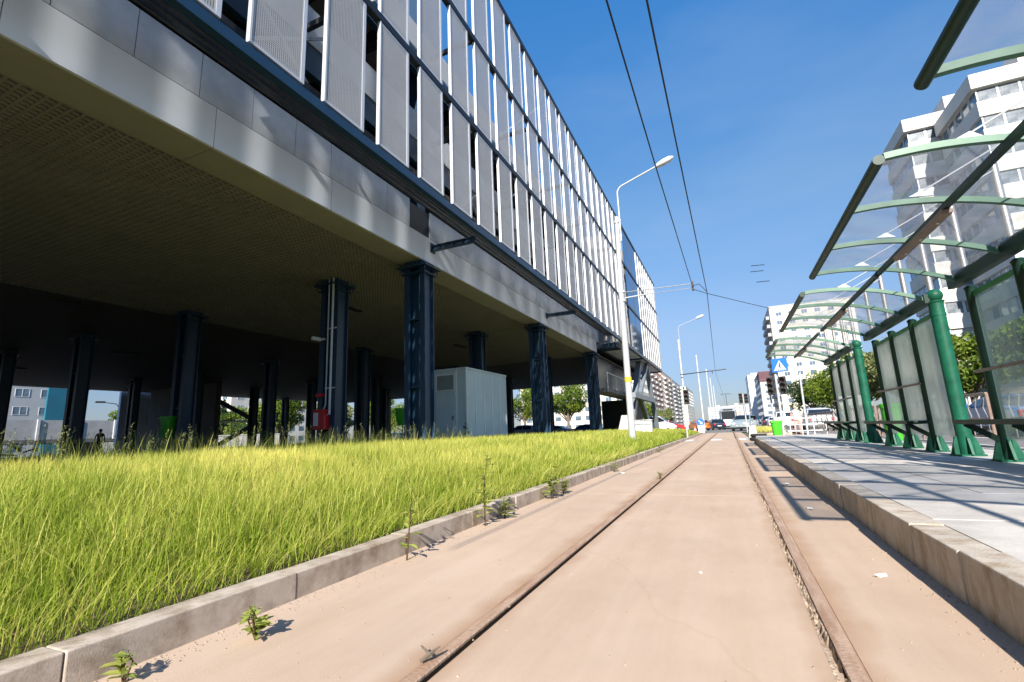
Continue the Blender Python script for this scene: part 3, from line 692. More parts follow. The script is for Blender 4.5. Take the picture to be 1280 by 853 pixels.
# ------------------------------------------------------------------ railing behind the platform
def railing(y0, y1, label, x=4.33):
    e = empty('railing', (x, y0, 0), 0, label, 'railing', 'railings behind the platform'); l = y1-y0
    mb = MB(); mb.tube([(0, 0, 1.2), (0, l, 1.2)], .025, 8); mb.build('top_rail', M['brown'], e, smooth=True)
    mb = MB(); mb.tube([(0, .05, .42), (0, l-.05, .42)], .018, 8); mb.tube([(0, .05, .75), (0, l-.05, .75)], .014, 8); mb.build('lower_rail', M['brown'], e, smooth=True)
    n = int(l/1.5)
    for k in range(n+1): MB().tube([(0, l*k/n, .2), (0, l*k/n, 1.2)], .026, 8).build('railing_post', M['brown'], e, smooth=True)
    mb = MB()
    m_ = int(l/.30)
    for k in range(m_):
        yk = l*(k+.5)/m_; mb.tube([(0, yk, .42), (0, yk, .80), (0, yk+.07, .95), (0, yk, 1.08), (0, yk, 1.2)], .009, 5)
    mb.build('baluster', M['cable'], e)
railing(18.9, 24.2, 'beige railing section with bent balusters past the farthest shelter')
railing(24.4, 33.4, 'beige railing section running on beyond the platform end')
railing(4, 11.2, 'brown railing section seen between the two nearer shelters')
railing(11.5, 18.6, 'brown railing section behind the milky panes of the middle shelters')
e = empty('barrier', (2.6, 27.2, 0), 0, 'pink and white tube barrier across the end of the platform', 'barrier')
for z in (.35, .65, .95): MB().tube([(-.4, 0, z), (1.6, 0, z)], .022, 8).build('rail', M['white'], e)
for x in (-.4, .1, .6, 1.1, 1.6): MB().tube([(x, 0, 0), (x, 0, .98)], .022, 8).build('post', M['white'], e)

# ------------------------------------------------------------------ poles and overhead line
def tram_pole(x, y, h, base, label, lamp=True, rb=.135, lean=0., ar_=.035):
    e = empty('tram_pole', (x, y, base), 0, label, 'pole', 'tall white tram poles')
    H = h-base
    MB().tube([(0, 0, 0), (0, 0, .12), (lean*.3, 0, H*.6), (lean, 0, H)], [rb*1.1, rb, rb*.85, rb*.68], 20).build('shaft', M['pole'], e, smooth=True)
    for z in (H*.60, H*.64, H*.97): MB().tube([(lean*z/H, 0, z), (lean*z/H, 0, z+.08)], rb*.95, 16).build('clamp', M['galv'], e, smooth=True)
    if lamp:
        a = MB(); x0 = lean+.12; pts = [(x0, 0, H-1.1), (x0, 0, H+1.05)]
        for k in range(1, 7): t = k/6*R(68); pts.append((x0+.35*(1-math.cos(t)), 0, H+1.05+.35*math.sin(t)))
        px_, pz = pts[-1][0], pts[-1][2]; pts.append((px_+1.5, 0, pz+.50)); a.tube(pts, ar_, 10); ar = a.build('lamp_arm', M['pole'], e, smooth=True)
        for z in (H-.9, H-.2): MB().box(lean-.05, x0+.05, -.03, .03, z, z+.05).build('arm_bracket', M['pole'], ar)
        b_ = MB(); d = Vector((1.5, 0, .50)).normalized(); p0 = Vector((px_+1.45, 0, pz+.48))
        b_.tube([p0, p0+d*.12, p0+d*.35, p0+d*.62, p0+d*.78], [.045, .10, .13, .12, .04], 12); 
        for i, v in enumerate(b_.v): b_.v[i] = (v[0], v[1]*1.25, v[2])
        b_.build('lamp_head', M['white'], e, smooth=True)
    return e
p1 = tram_pole(-3.52, 19.3, 9.7, .35, 'near white tram pole with lamp arm and yellow sticker, standing in the grass', lean=.12)
MB().tube([(.02, 0, 2.28), (.021, 0, 2.48)], .14, 16).build('sticker', M['yellow'], p1, smooth=True)
tram_pole(-3.6, 48, 9.0, .15, 'second white tram pole, behind the traffic light at the crossing', rb=.12, ar_=.02)
tram_pole(-2.95, 66, 9.8, 0, 'third white tram pole, plain, past the crossing street', False)
tram_pole(-2.6, 88, 10.2, 0, 'fourth white tram pole down the line, slim and plain', False)
tram_pole(-2.6, 108, 10.4, 0, 'fifth white tram pole, nearly hidden by the one before it', False)
tram_pole(-2.6, 130, 10.4, 0, 'farthest white tram pole, a thin line beside the oncoming tram', False)
# cantilever on the near pole
e = empty('cantilever', (-3.45, 19.3, 6.1), 0, 'thin two tube cantilever arm reaching from the near pole to the wires', 'cantilever')
MB().tube([(.1, 0, .25), (2.76, -.2, .12)], .018, 8).build('tube', M['cable'], e); MB().tube([(.1, 0, 0), (1.0, -.05, .02)], .03, 8).build('insulator', M['pole'], e)
MB().tube([(1.0, -.05, .02), (2.76, -.2, -.05)], .012, 8).build('tube', M['cable'], e); MB().box(2.72, 2.80, -.24, -.16, -.16, .2).build('wire_clamp', M['wire'], e)
def wire(pts, label, rad=.011, name='overhead_wire', m='wire'):
    pts = [Vector(p) for p in pts]; mb = MB()
    mb.tube(pts, rad, 6); o = mb.build(name, M[m]); return tag(o, label, 'wire', 'overhead tram wires')
wire([(-.33, -6, 5.63), (-.31, 4.9, 5.6), (-.25, 12, 5.57), (-.20, 18.4, 5.6), (-.42, 33, 5.5), (-.62, 48, 5.5), (-.4, 90, 5.6), (-.4, 200, 5.6)], 'dark contact wire running the whole length over the track', .013)
wire([(-.84, -6, 5.95), (-.77, 4.96, 5.9), (-.75, 9, 5.88), (-.70, 19.0, 6.15)], 'upper left dark wire ending at the cantilever clamp', .013)
wire([(-.70, 19.0, 6.1), (-.45, 19.05, 6.16), (-.2, 18.5, 5.66)], 'short bent jumper between the two overhead wires', .012)
wire([(-.70, 19.0, 5.98), (-.2, 18.6, 5.62), (2.2, 22.7, 5.6), (6.3, 30.2, 5.72)], 'slack span wire sloping from the cantilever to the right', .011)
e = empty('span_bar', (-1.7, 47.5, 5.6), 0, 'dark insulated span bar across the track at the crossing', 'span bar', None)
MB().tube([(-2.0, 0, -.06), (2.0, 0, .12)], .045, 8).build('bar', M['wire'], e); MB().tube([(.8, 0, .1), (.8, 0, -.2)], .03, 6).build('hanger', M['wire'], e)
wire([(-3.5, 48, 5.55), (-1.7, 47.5, 5.62), (4.9, 47, 5.9)], 'span wire carrying the insulated bar at the crossing', .008, m='cable')
wire([(-2.95, 66, 5.6), (1, 66, 5.75), (5.0, 66, 6.0)], 'far grey span wire over the street beyond the crossing', .01, m='cable')
for i, (x0, y, z, l) in enumerate(((1.32, 18, 6.23, .62), (1.27, 18, 6.02, .62), (1.42, 18, 5.62, .60))):
    mb = MB(); mb.tube([(x0, y, z), (x0+l*.7, y+.3, z+.06)], .012, 6)
    lab = ('topmost of three short dark insulator rods hung in the sky above the shelters', 'middle one of three short dark insulator rods hung above the shelters', 'lowest of three short dark insulator rods hung above the shelters')[i]
    tag(mb.build('insulator_rod', M['wire']), lab, 'insulator', 'insulator rods on the span wires')

# ------------------------------------------------------------------ signals and signs
def signal_head(e, x, z, face=-1, y=0., rz=0):
    mb = MB(); mb.box(x-.14, x+.14, y-.10, y+.10, z, z+.86); h = mb.build('signal_head', M['black'], e, bevel=.02)
    for k, m in ((2, 'lens_off'), (1, 'black'), (0, 'black')):
        zc = z+.17+k*.26; MB().tube([(x, y-.10, zc), (x, y-.115, zc)], .09, 14).build('lens', M[m], h)
        v = MB(); vs = []; n = 10
        for yy_ in (y-.10, y-.32):
            vs += [(x+.105*math.cos(R(10)+t), yy_, zc+.105*math.sin(R(10)+t)) for t in [R(160)*q/n for q in range(n+1)]]
            vs += [(x+.118*math.cos(R(10)+t), yy_, zc+.118*math.sin(R(10)+t)) for t in [R(160)*q/n for q in range(n+1)]]
        q = n+1
        fs = [(i, i+1, 2*q+i+1, 2*q+i) for i in range(n)]+[(q+i, 3*q+i, 3*q+i+1, q+i+1) for i in range(n)]+[(2*q+i, 2*q+i+1, 3*q+i+1, 3*q+i) for i in range(n)]
        v.add(vs, fs); v.build('visor', M['black'], h)
    return h
e = empty('traffic_light', (2.30, 26.2, .05), R(-12), 'twin headed black traffic light on the white post under the blue crossing sign', 'traffic light')
MB().tube([(0, 0, 0), (0, 0, 4.0)], .055, 12).build('post', M['pole'], e, smooth=True)
MB().box(-.36, .36, -.02, .02, 2.62, 2.68).build('bracket', M['black'], e)
signal_head(e, -.27, 2.05); signal_head(e, .27, 2.05)
e = empty('crossing_sign', (2.52, 26.0, 3.17), R(-12), 'square blue pedestrian crossing sign with white triangle and walking figure', 'sign')
MB().box(-.33, .33, -.012, .012, 0, .66).build('plate', M['signblue'], e)
MB().prism([(-.26, .07), (.26, .07), (0, .56)], 'y', -.016, -.0125).build('triangle', M['signwhite'], e)
mb = MB()                      # the walking figure and the stripes under it
yA, yB = -.0195, -.0165
mb.prism([(.012+.038*math.cos(t*R(30)), .42+.038*math.sin(t*R(30))) for t in range(12)], 'y', yA, yB)
for poly in ([(-.03, .37), (.035, .37), (.03, .26), (-.02, .26)], [(-.02, .262), (.012, .262), (-.045, .12), (-.08, .12)], [(0, .262), (.03, .262), (.08, .12), (.045, .12)], [(-.03, .37), (-.005, .35), (-.07, .26), (-.09, .275)], [(.035, .37), (.02, .34), (.08, .27), (.095, .285)]): mb.prism(poly, 'y', yA, yB)
for k in range(5): x = -.2+k*.09; mb.prism([(x, .078), (x+.045, .078), (x+.06, .112), (x+.015, .112)], 'y', yA, yB)
mb.build('figure', M['black'], e)
mb = MB(); mb.box(-.33, .33, -.0155, -.0125, 0, .025); mb.box(-.33, .33, -.0155, -.0125, .635, .66); mb.box(-.33, -.305, -.0155, -.0125, .026, .634); mb.box(.305, .33, -.0155, -.0125, .026, .634); mb.build('border', M['signblue'], e)
e = empty('post', (2.05, 26.8, .02), 0, 'slim pale post to the left of the twin traffic light', 'post'); MB().tube([(0, 0, 0), (-.05, 0, 2.6)], [.05, .04], 10).build('shaft', M['pole'], e, smooth=True); MB().box(-.12, .05, -.03, .03, 2.6, 2.66).build('cap', M['pole'], e)
e = empty('post', (3.04, 24.26, .23), 0, 'slim pale post leaning beside the beige railing end', 'post'); MB().tube([(0, 0, 0), (.03, 0, 2.64)], [.045, .038], 10).build('shaft', M['pole'], e, smooth=True); MB().ball((.03, 0, 2.65), .042, 8, 5).build('cap', M['pole'], e)
e = empty('traffic_light', (-2.32, 30.2, .05), 0, 'single headed traffic light on a white post in the grass at left', 'traffic light')
MB().tube([(0, 0, 0), (0, 0, 3.1)], .045, 10).build('post', M['pole'], e, smooth=True); signal_head(e, .17, 2.0); MB().box(-.05, .1, -.03, .03, 2.9, 3.05).build('cap', M['black'], e)
e = empty('traffic_light', (1.35, 46, 0), 0, 'small far twin traffic light in front of the white tower', 'traffic light')
MB().tube([(0, 0, 0), (0, 0, 3.3)], .05, 10).build('post', M['pole'], e, smooth=True); signal_head(e, -.2, 2.5); signal_head(e, .22, 2.45)
e = empty('post', (6.3, 30.2, 0), 0, 'tall slim grey post behind the railing carrying the slack span wire', 'post'); MB().tube([(0, 0, 0), (0, 0, 5.9)], [.06, .045], 10).build('shaft', M['cable'], e, smooth=True); MB().ball((0, 0, 5.92), .06, 8, 5).build('cap', M['cable'], e)
e = empty('direction_sign', (4.6, 23.2, 1.35), R(-8), 'small white direction board with a dark symbol above the railing', 'sign')
MB().box(-.52, .52, -.015, .015, 0, .40).build('board', M['signwhite'], e)
mb = MB(); mb.prism([(-.36+.06*math.cos(t*R(45)), .2+.06*math.sin(t*R(45))) for t in range(8)], 'y', -.019, -.0155); mb.build('symbol', M['black'], e)
for x in (-.3, .3): MB().tube([(x, .03, -1.33), (x, .03, .1)], .025, 8).build('leg', M['pole'], e)
e = empty('keep_right_sign', (-2.55, 50.5, 0), 0, 'white bollard topped by a round blue arrow sign near the crossing', 'sign')
MB().box(-.28, .28, -.2, .2, 0, .75).build('bollard', M['signwhite'], e, bevel=.03); MB().tube([(0, -.06, 1.05), (0, -.09, 1.05)], .36, 24).build('disc', M['signblue'], e)
mb = MB(); mb.prism([(-.18, 1.2), (-.12, 1.26), (.08, 1.04), (.16, 1.12), (.17, .88), (-.07, .9), (.02, .98)], 'y', -.095, -.0905); mb.build('arrow', M['signwhite'], e)
e = empty('traffic_cone', (-3.05, 49.6, .02), 0, 'orange striped cone in the grass left of the blue arrow bollard', 'cone')
MB().tube([(0, 0, .04), (0, 0, .7)], [.17, .03], 14).build('cone', M['orange'], e, smooth=True); MB().box(-.22, .22, -.22, .22, 0, .04).build('base', M['orange'], e); MB().tube([(0, 0, .3), (0, 0, .45)], [.125, .09], 14).build('stripe', M['signwhite'], e)
e = empty('utility_box', (-4.42, 28, .2), 0, 'white cuboid utility box in the grass near the far end of the verge', 'utility box')
MB().box(-.47, .47, -.25, .25, 0, 1.0).build('body', M['white'], e, bevel=.01); MB().box(-.50, .50, -.28, .28, 1.0, 1.04).build('lid', M['white'], e)
MB().box(-.35, .35, -.256, -.251, .12, .9).build('door', M['signwhite'], e)
e = empty('concrete_block', (1.05, 27.6, 0), 0, 'whitewashed concrete block at the head of the platform end', 'block')
MB().prism([(-.22, 0), (.22, 0), (.15, .66), (-.15, .66)], 'y', -.2, .2).build('body', M['paleconc'], e, bevel=.02); MB().box(-.151, .151, -.15, .15, .661, .68).build('cap', M['signwhite'], e)
e = empty('rubber_buffer', (1.12, 25.0, 0), 0, 'flat dark stack of old tyres on the ground in front of the concrete block', 'tyres')
for k in range(2): 
    mb = MB(); ring = [(.28*math.cos(t*R(20)), .28*math.sin(t*R(20)), .1+k*.15) for t in range(19)]; mb.tube(ring, .075, 8, False); mb.build('tyre', M['tyre'], e, (k*.05, 0, 0), smooth=True)
e = empty('flower_planter', (2.3, 34.5, 0), 0, 'long low kerbed planter of dry yellow grass beyond the platform end', 'planter')
mb = MB(); mb.box(-.9, 1.2, 0, 13, 0, .16); mb.build('kerb_frame', M['kerb'], e); MB().box(-.75, 1.05, .15, 12.85, .161, .2).build('soil', M['soil'], e)
planter = e

# ------------------------------------------------------------------ cars
paints = {}
def paint(n, c, metal=.3):
    if n not in paints: paints[n] = mat('car_paint_'+n, c, .28, metal, var=.03, scale=1, spec=.6)
    return paints[n]
def car(kind, pn, pc, loc, rz, label):
    """side profile lofted across the width; +y is forward"""
    e = empty('parked_car' if loc[0] < -40 else 'car', loc, rz, label, 'van' if kind == 'van' else 'car', 'cars on the streets')
    m = paint(pn, pc)
    L_, W, prof, glassz, roof = {
        'hatch': (4.1, 1.74, [(-2.0, .35), (-2.04, .62), (-1.98, .95), (-1.72, 1.02), (-1.35, 1.42), (-.6, 1.50), (.25, 1.44), (1.0, 1.02), (1.75, .86), (2.02, .62), (2.04, .32)], 0, 0),
        'sedan': (4.5, 1.78, [(-2.2, .38), (-2.25, .66), (-2.2, .98), (-1.55, 1.03), (-.85, 1.40), (0, 1.46), (.6, 1.38), (1.3, 1.0), (2.0, .86), (2.25, .62), (2.26, .32)], 0, 0),
        'suv': (4.5, 1.84, [(-2.15, .42), (-2.22, .75), (-2.15, 1.08), (-2.0, 1.12), (-1.75, 1.62), (-.5, 1.72), (.4, 1.66), (1.05, 1.16), (1.95, 1.02), (2.22, .74), (2.24, .40)], 0, 0),
        'van': (4.9, 1.9, [(-2.4, .4), (-2.45, .8), (-2.43, 1.15), (-2.4, 1.25), (-2.3, 1.88), (-1.0, 1.95), (.9, 1.90), (1.75, 1.20), (2.3, 1.02), (2.45, .72), (2.46, .38)], 0, 0)}[kind]
    mb = MB(); n = len(prof); hw = W/2; secs = []
    top = max(p[1] for p in prof); belt = prof[3][1]
    def sec(x, inset, shrink): 
        out = []
        for (y, z) in prof:
            t = max(0, (z-belt)/(top-belt)); out.append((x*(1-.20*t), y*(1-shrink), z-(inset if z > .5 else 0)))
        return out
    S_ = [sec(-hw, .06, .03), sec(-hw*.93, .02, .01), sec(-hw*.6, 0, 0), sec(0, -.01, -.012), sec(hw*.6, 0, 0), sec(hw*.93, .02, .01), sec(hw, .06, .03)]
    vs = [p for s in S_ for p in s]; fs = [(a*n+i, a*n+i+1, (a+1)*n+i+1, (a+1)*n+i) for a in range(6) for i in range(n-1)]
    fs += [tuple(range(n-1, -1, -1)), tuple(6*n+i for i in range(n))]+[(a*n, (a+1)*n, (a+1)*n+n-1, a*n+n-1) for a in range(6)]
    mb.add(vs, fs); bd = mb.build('body', m, e, smooth=True)
    # glazing: windscreen, rear window, side windows (set just proud of the shell)
    def lerp(a, b_, t): return tuple(a[i]+(b_[i]-a[i])*t for i in range(2))
    iw = [i for i in range(n-1) if prof[i][1] >= belt-.2 and prof[i+1][1] < prof[i][1] and prof[i+1][1] <= belt+.1][0]
    def shieldpane(a, b_, nm, off):
        p = lerp(a, b_, .10); q = lerp(a, b_, .92)
        def hwz(z): return hw*.86*(1-.20*max(0, (z-belt)/(top-belt)))
        h0, h1 = hwz(p[1]), hwz(q[1]); oy, oz = off
        vs = [(-h0, p[0]+oy, p[1]+oz), (h0, p[0]+oy, p[1]+oz), (h1, q[0]+oy, q[1]+oz), (-h1, q[0]+oy, q[1]+oz)]
        vs += [(x, y-oy*.9, z-oz*.9) for x, y, z in vs]
        MB().add(vs, [(0, 1, 2, 3), (7, 6, 5, 4), (0, 4, 5, 1), (1, 5, 6, 2), (2, 6, 7, 3), (3, 7, 4, 0)]).build(nm, M['carglass'], e)
    shieldpane(prof[iw], prof[iw+1], 'windscreen', (.016, .022)); shieldpane(prof[4], prof[3], 'rear_window', (-.022, .018))
    for s in (-1, 1):
        zb, zt = belt+.05, top-.13
        def sx__(z): return s*(hw*(1-.20*max(0, (z-belt)/(top-belt)))+.006)
        y0b, y1b = prof[3][0]+.25, prof[iw+1][0]-.12; y0t, y1t = prof[4][0]+.2, prof[iw][0]-.05
        mid = (y0b+y1b)/2
        for a0, a1, b0, b1 in ((y0b, mid-.05, y0t, mid-.05), (mid+.05, y1b, mid+.05, y1t)):
            if kind == 'van' and a0 == y0b: a0 += .2
            vs = [(sx__(zb), a0, zb), (sx__(zb), a1, zb), (sx__(zt), b1, zt), (sx__(zt), b0, zt)]; vs += [(x-s*.03, y, z) for x, y, z in vs]
            MB().add(vs, [(0, 1, 2, 3), (7, 6, 5, 4), (0, 4, 5, 1), (1, 5, 6, 2), (2, 6, 7, 3), (3, 7, 4, 0)]).build('side_window', M['carglass'], e)
        MB().box(s*hw*1.0-.02 if s > 0 else -hw-.16, hw+.16 if s > 0 else -hw+.02, prof[iw+1][0]-.35, prof[iw+1][0]-.25, belt+.02, belt+.16).build('wing_mirror', m, e, bevel=.02)
        fy, ry = prof[-1][0], prof[0][0]; z_ = prof[-2][1]
        MB().box(s*hw*.62-.17, s*hw*.62+.17, prof[-2][0]-.12, prof[-2][0]+.02, z_-.02, z_+.13).build('headlight', M['lampclear'], e, bevel=.02)
        MB().box(s*hw*.78-.10, s*hw*.78+.10, prof[1][0]-.035, prof[1][0]+.1, prof[1][1]+.02, prof[1][1]+.24).build('tail_light', M['lampred'], e, bevel=.02)
        for wy in (prof[-1][0]-.72, prof[0][0]+.70):
            x0 = s*(hw-.11); w_ = MB().tube([(x0-s*.11, wy, .32), (x0-s*.09, wy, .32), (x0+s*.10, wy, .32), (x0+s*.12, wy, .32)], [.28, .32, .32, .28], 22); wh = w_.build('wheel', M['tyre'], e, smooth=True)
            MB().tube([(x0+s*.105, wy, .32), (x0+s*.128, wy, .32)], [.20, .18], 16).build('rim', M['rim'], wh)
    for y_, nm in ((prof[1][0]-.045, -1), (prof[-2][0]+.02, 1)):
        MB().box(-.26, .26, y_-.008, y_+.008, .5, .61).build('number_plate', M['signwhite'], e)
    MB().box(-hw*.9, hw*.9, prof[0][0]+.1, prof[-1][0]-.1, .2, .40).build('underbody', M['black'], e)
    return e
car('suv', 'silver', (.50, .53, .56), (6.2, 43.5, .015), R(-1), 'silver car seen from behind beside the leaning slim post')
car('van', 'white', (.75, .76, .77), (5.9, 66, .015), R(0), 'white van queuing behind the lime bin at the platform end')
car('hatch', 'white', (.75, .76, .77), (4.0+1.9, 78, .015), 0, 'white hatchback ahead of the white van in the queue')
car('suv', 'navy', (.02, .03, .06), (5.9, 90, .015), 0, 'small dark blue car ahead of the white hatchback')
car('hatch', 'grey2', (.20, .23, .27), (9.3, 57, .015), 0, 'dark grey hatchback in the second lane of the queue')
car('sedan', 'blue', (.02, .10, .30), (9.5, 23.5, .015), 0, 'blue car passing behind the gap between the two near shelters')
car('suv', 'greygreen', (.30, .36, .38), (1.55, 59, 0), R(164), 'grey green car crossing the track ahead of the tram')
car('hatch', 'darknavy', (.015, .022, .05), (-1.75, 75, 0), R(14), 'navy hatchback waiting left of the tram, right of the orange car')
car('hatch', 'orange', (.62, .17, .03), (-3.9, 72, 0), R(22), 'orange hatchback waiting left of the navy one past the crossing')
car('sedan', 'red', (.48, .02, .02), (-7.2, 64, 0), R(-92), 'red car between the white van and the white tram pole')
car('van', 'white', (.75, .76, .77), (-7.7, 54.6, 0), R(-90), 'white van with a black side window beyond the white utility box')
i = 0
back = [('hatch', 'white', (.75, .76, .77), -60, 14.8, 'white hatchback parked behind the car park, left of the red car'), ('sedan', 'red', (.48, .02, .02), -58.5, 18.9, 'red saloon parked on the back street beyond the far left columns'),
        ('suv', 'blue', (.02, .10, .30), -61, 10.6, 'blue car parked at the far left of the back street'), ('hatch', 'silver', (.50, .53, .56), -61, 16.9, 'silver hatchback between the white and the red parked cars')]
for k, pn, pc, x, y, lb in back: car(k, pn, pc, (x, y, 0), R(86), lb)
for k, pn, pc, x, y, lb in (('hatch', 'white', (.75, .76, .77), -45.5, 58.5, 'white hatchback seen through the columns left of the green bin'), ('suv', 'greygreen', (.30, .36, .38), -25.5, 60, 'grey green car under the round tree beyond the columns'),
                            ('sedan', 'silver', (.50, .53, .56), -20.3, 58.5, 'silver saloon under the right edge of the round tree'), ('hatch', 'darknavy', (.015, .022, .05), -29.5, 59, 'navy hatchback beyond the cabin, left of the grey green car'), ('sedan', 'blue', (.02, .10, .30), -16.3, 59, 'blue saloon in the last gap between the columns')):
    car(k, pn, pc, (x, y, 0), R(88), lb)
# ------------------------------------------------------------------ tram
M['trambody'] = mat('tram_grey', (.34, .37, .40), .35, .1, var=.05, scale=1)
e = empty('tram', (.0, 79, 0), 0, 'white tram with raised pantograph coming down the track', 'tram')
mb = MB(); sec = [(-1.18, .45), (-1.2, 1.6), (-1.12, 2.9), (-.85, 3.2), (.85, 3.2), (1.12, 2.9), (1.2, 1.6), (1.18, .45)]
mb.prism(sec, 'y', .5, 18); mb.add([(x, .5, z) for x, z in sec]+[(x*.85, 0, .5+(z-.45)*.86) for x, z in sec], [(i, (i+1) % 8, (i+1) % 8+8, i+8) for i in range(8)]+[tuple(range(8, 16))]); mb.build('body', M['trambody'], e)
MB().box(-1.0, 1.0, -.012, .3, .62, 1.38).build('front_panel', M['trim'], e)
mb = MB(); mb.box(-.92, .92, -.03, .1, 1.45, 2.65); mb.build('windscreen', M['carglass'], e); mb = MB(); mb.box(-.7, .7, -.02, .2, 2.72, 2.98); mb.build('destination_panel', M['black'], e)
mb = MB(); mb.box(-.98, .98, -.05, .5, .28, .5); mb.build('skirt', M['black'], e)
for s in (-1, 1):
    MB().box(s*.62-.14, s*.62+.14, -.04, .03, .75, .95).build('headlight', M['lampclear'], e)
    for k in range(6): MB().box(s*1.16-.05, s*1.16+.05, 1.2+k*2.7, 3.4+k*2.7, 1.5, 2.6).build('window', M['carglass'], e)
mb = MB(); mb.box(-.7, .7, 3, 7, 3.2, 3.5); mb.build('roof_unit', M['galv'], e)
mb = MB(); mb.tube([(0, 6, 3.5), (0, 4.6, 4.5), (0, 6, 5.5)], .035, 6); mb.tube([(-.8, 6, 5.45), (-.5, 6, 5.55), (.5, 6, 5.55), (.8, 6, 5.45)], .03, 6); mb.build('pantograph', M['wire'], e)

# ------------------------------------------------------------------ buildings
def block(name, x0, x1, y0, y1, h, nf, wall, label, cat='building', ww=1.5, wh=1.35, gap=1.4, faces='xy', glassm='winglass', balc=None, roofm='greyrend', top=1.3, sign=1, maxw=100, z0=0.):
    """faces: 'y' the face towards -y, 'x' the face towards the street (sign +1: +x, -1: -x)"""
    e = empty(name, ((x0+x1)/2, (y0+y1)/2, z0), 0, label, cat); cx, cy = (x0+x1)/2, (y0+y1)/2
    MB().box(x0-cx, x1-cx, y0-cy, y1-cy, 0, h).build('wall', M[wall], e)
    rf = MB().box(x0-cx-.12, x1-cx+.12, y0-cy-.12, y1-cy+.12, h+.002, h+.28).build('roof', M[roofm], e)
    MB().box(-2.2, 1.8, -2, 2, h+.281, h+2.6).build('lift_house', M[wall], rf)
    fh = (h-top)/nf; cnt = 0; protos_ = {}
    spots = []
    for fl in range(nf-1, -1, -1):
        zb = fl*fh+.55+ (fh-wh)*.25
        if 'x' in faces:
            n = int((y1-y0-1.2)//(ww+gap)); off = ((y1-y0)-n*(ww+gap)+gap)/2
            for k in range(n): spots.append(('x', (x1-cx if sign > 0 else x0-cx), y0-cy+off+k*(ww+gap), zb))
        if 'y' in faces:
            n = int((x1-x0-1.2)//(ww+gap)); off = ((x1-x0)-n*(ww+gap)+gap)/2
            for k in range(n): spots.append(('y', x0-cx+off+k*(ww+gap), y0-cy, zb))
    rest = {'x': MB(), 'y': MB()}
    for ax, a, c, z in spots:
        if cnt < maxw:
            if ax not in protos_:
                mb = MB(); mb.cm = 0
                if ax == 'x': mb.box(-.05, .012, .06, ww-.06, .06, wh-.06)
                else: mb.box(.06, ww-.06, -.012, .05, .06, wh-.06)
                mb.cm = 1
                if ax == 'x':
                    for q in ((0, .06, 0, wh), (ww-.06, ww, 0, wh), (ww/2-.03, ww/2+.03, .06, wh-.06), (.061, ww-.061, 0, .06), (.061, ww-.061, wh-.06, wh)): mb.box(-.05, .05, *q)
                else:
                    for q in ((0, .06, 0, wh), (ww-.06, ww, 0, wh), (ww/2-.03, ww/2+.03, .06, wh-.06), (.061, ww-.061, 0, .06), (.061, ww-.061, wh-.06, wh)): mb.box(q[0], q[1], -.05, .05, q[2], q[3])
                protos_[ax] = mb.build('window', [M[glassm], M['signwhite']], e); o = protos_[ax]
            else: o = protos_[ax].copy(); C.objects.link(o)
            o.location = (a, c, z); cnt += 1
        else:
            if ax == 'x': rest[ax].box(a-.05, a+.02, c, c+ww, z, z+wh)
            else: rest[ax].box(a, a+ww, c-.02, c+.05, z, z+wh)
    for ax in rest:
        if rest[ax].v:
            o = rest[ax].build('windows', M[glassm], e); o['kind'] = 'stuff'
    if balc and balc[0] == 'teal':
        MB().box(x1-cx+.014, x1-cx+.5, y0-cy+balc[2][0][0], y0-cy+balc[2][0][1], .3, h-1).build('stair_cladding', M['teal'], e)
    elif balc:
        bm_, out, segs = balc; b0 = None
        for fl in range(nf):
            z = fl*fh+.35
            for (ya, yb_) in segs:
                o = MB()
                xa = (x1-cx+.002) if sign > 0 else (x0-cx-out); o.box(xa, xa+out-.002, y0-cy+ya, y0-cy+yb_, z, z+1.0); o.build('balcony', M[bm_], e)
    return e
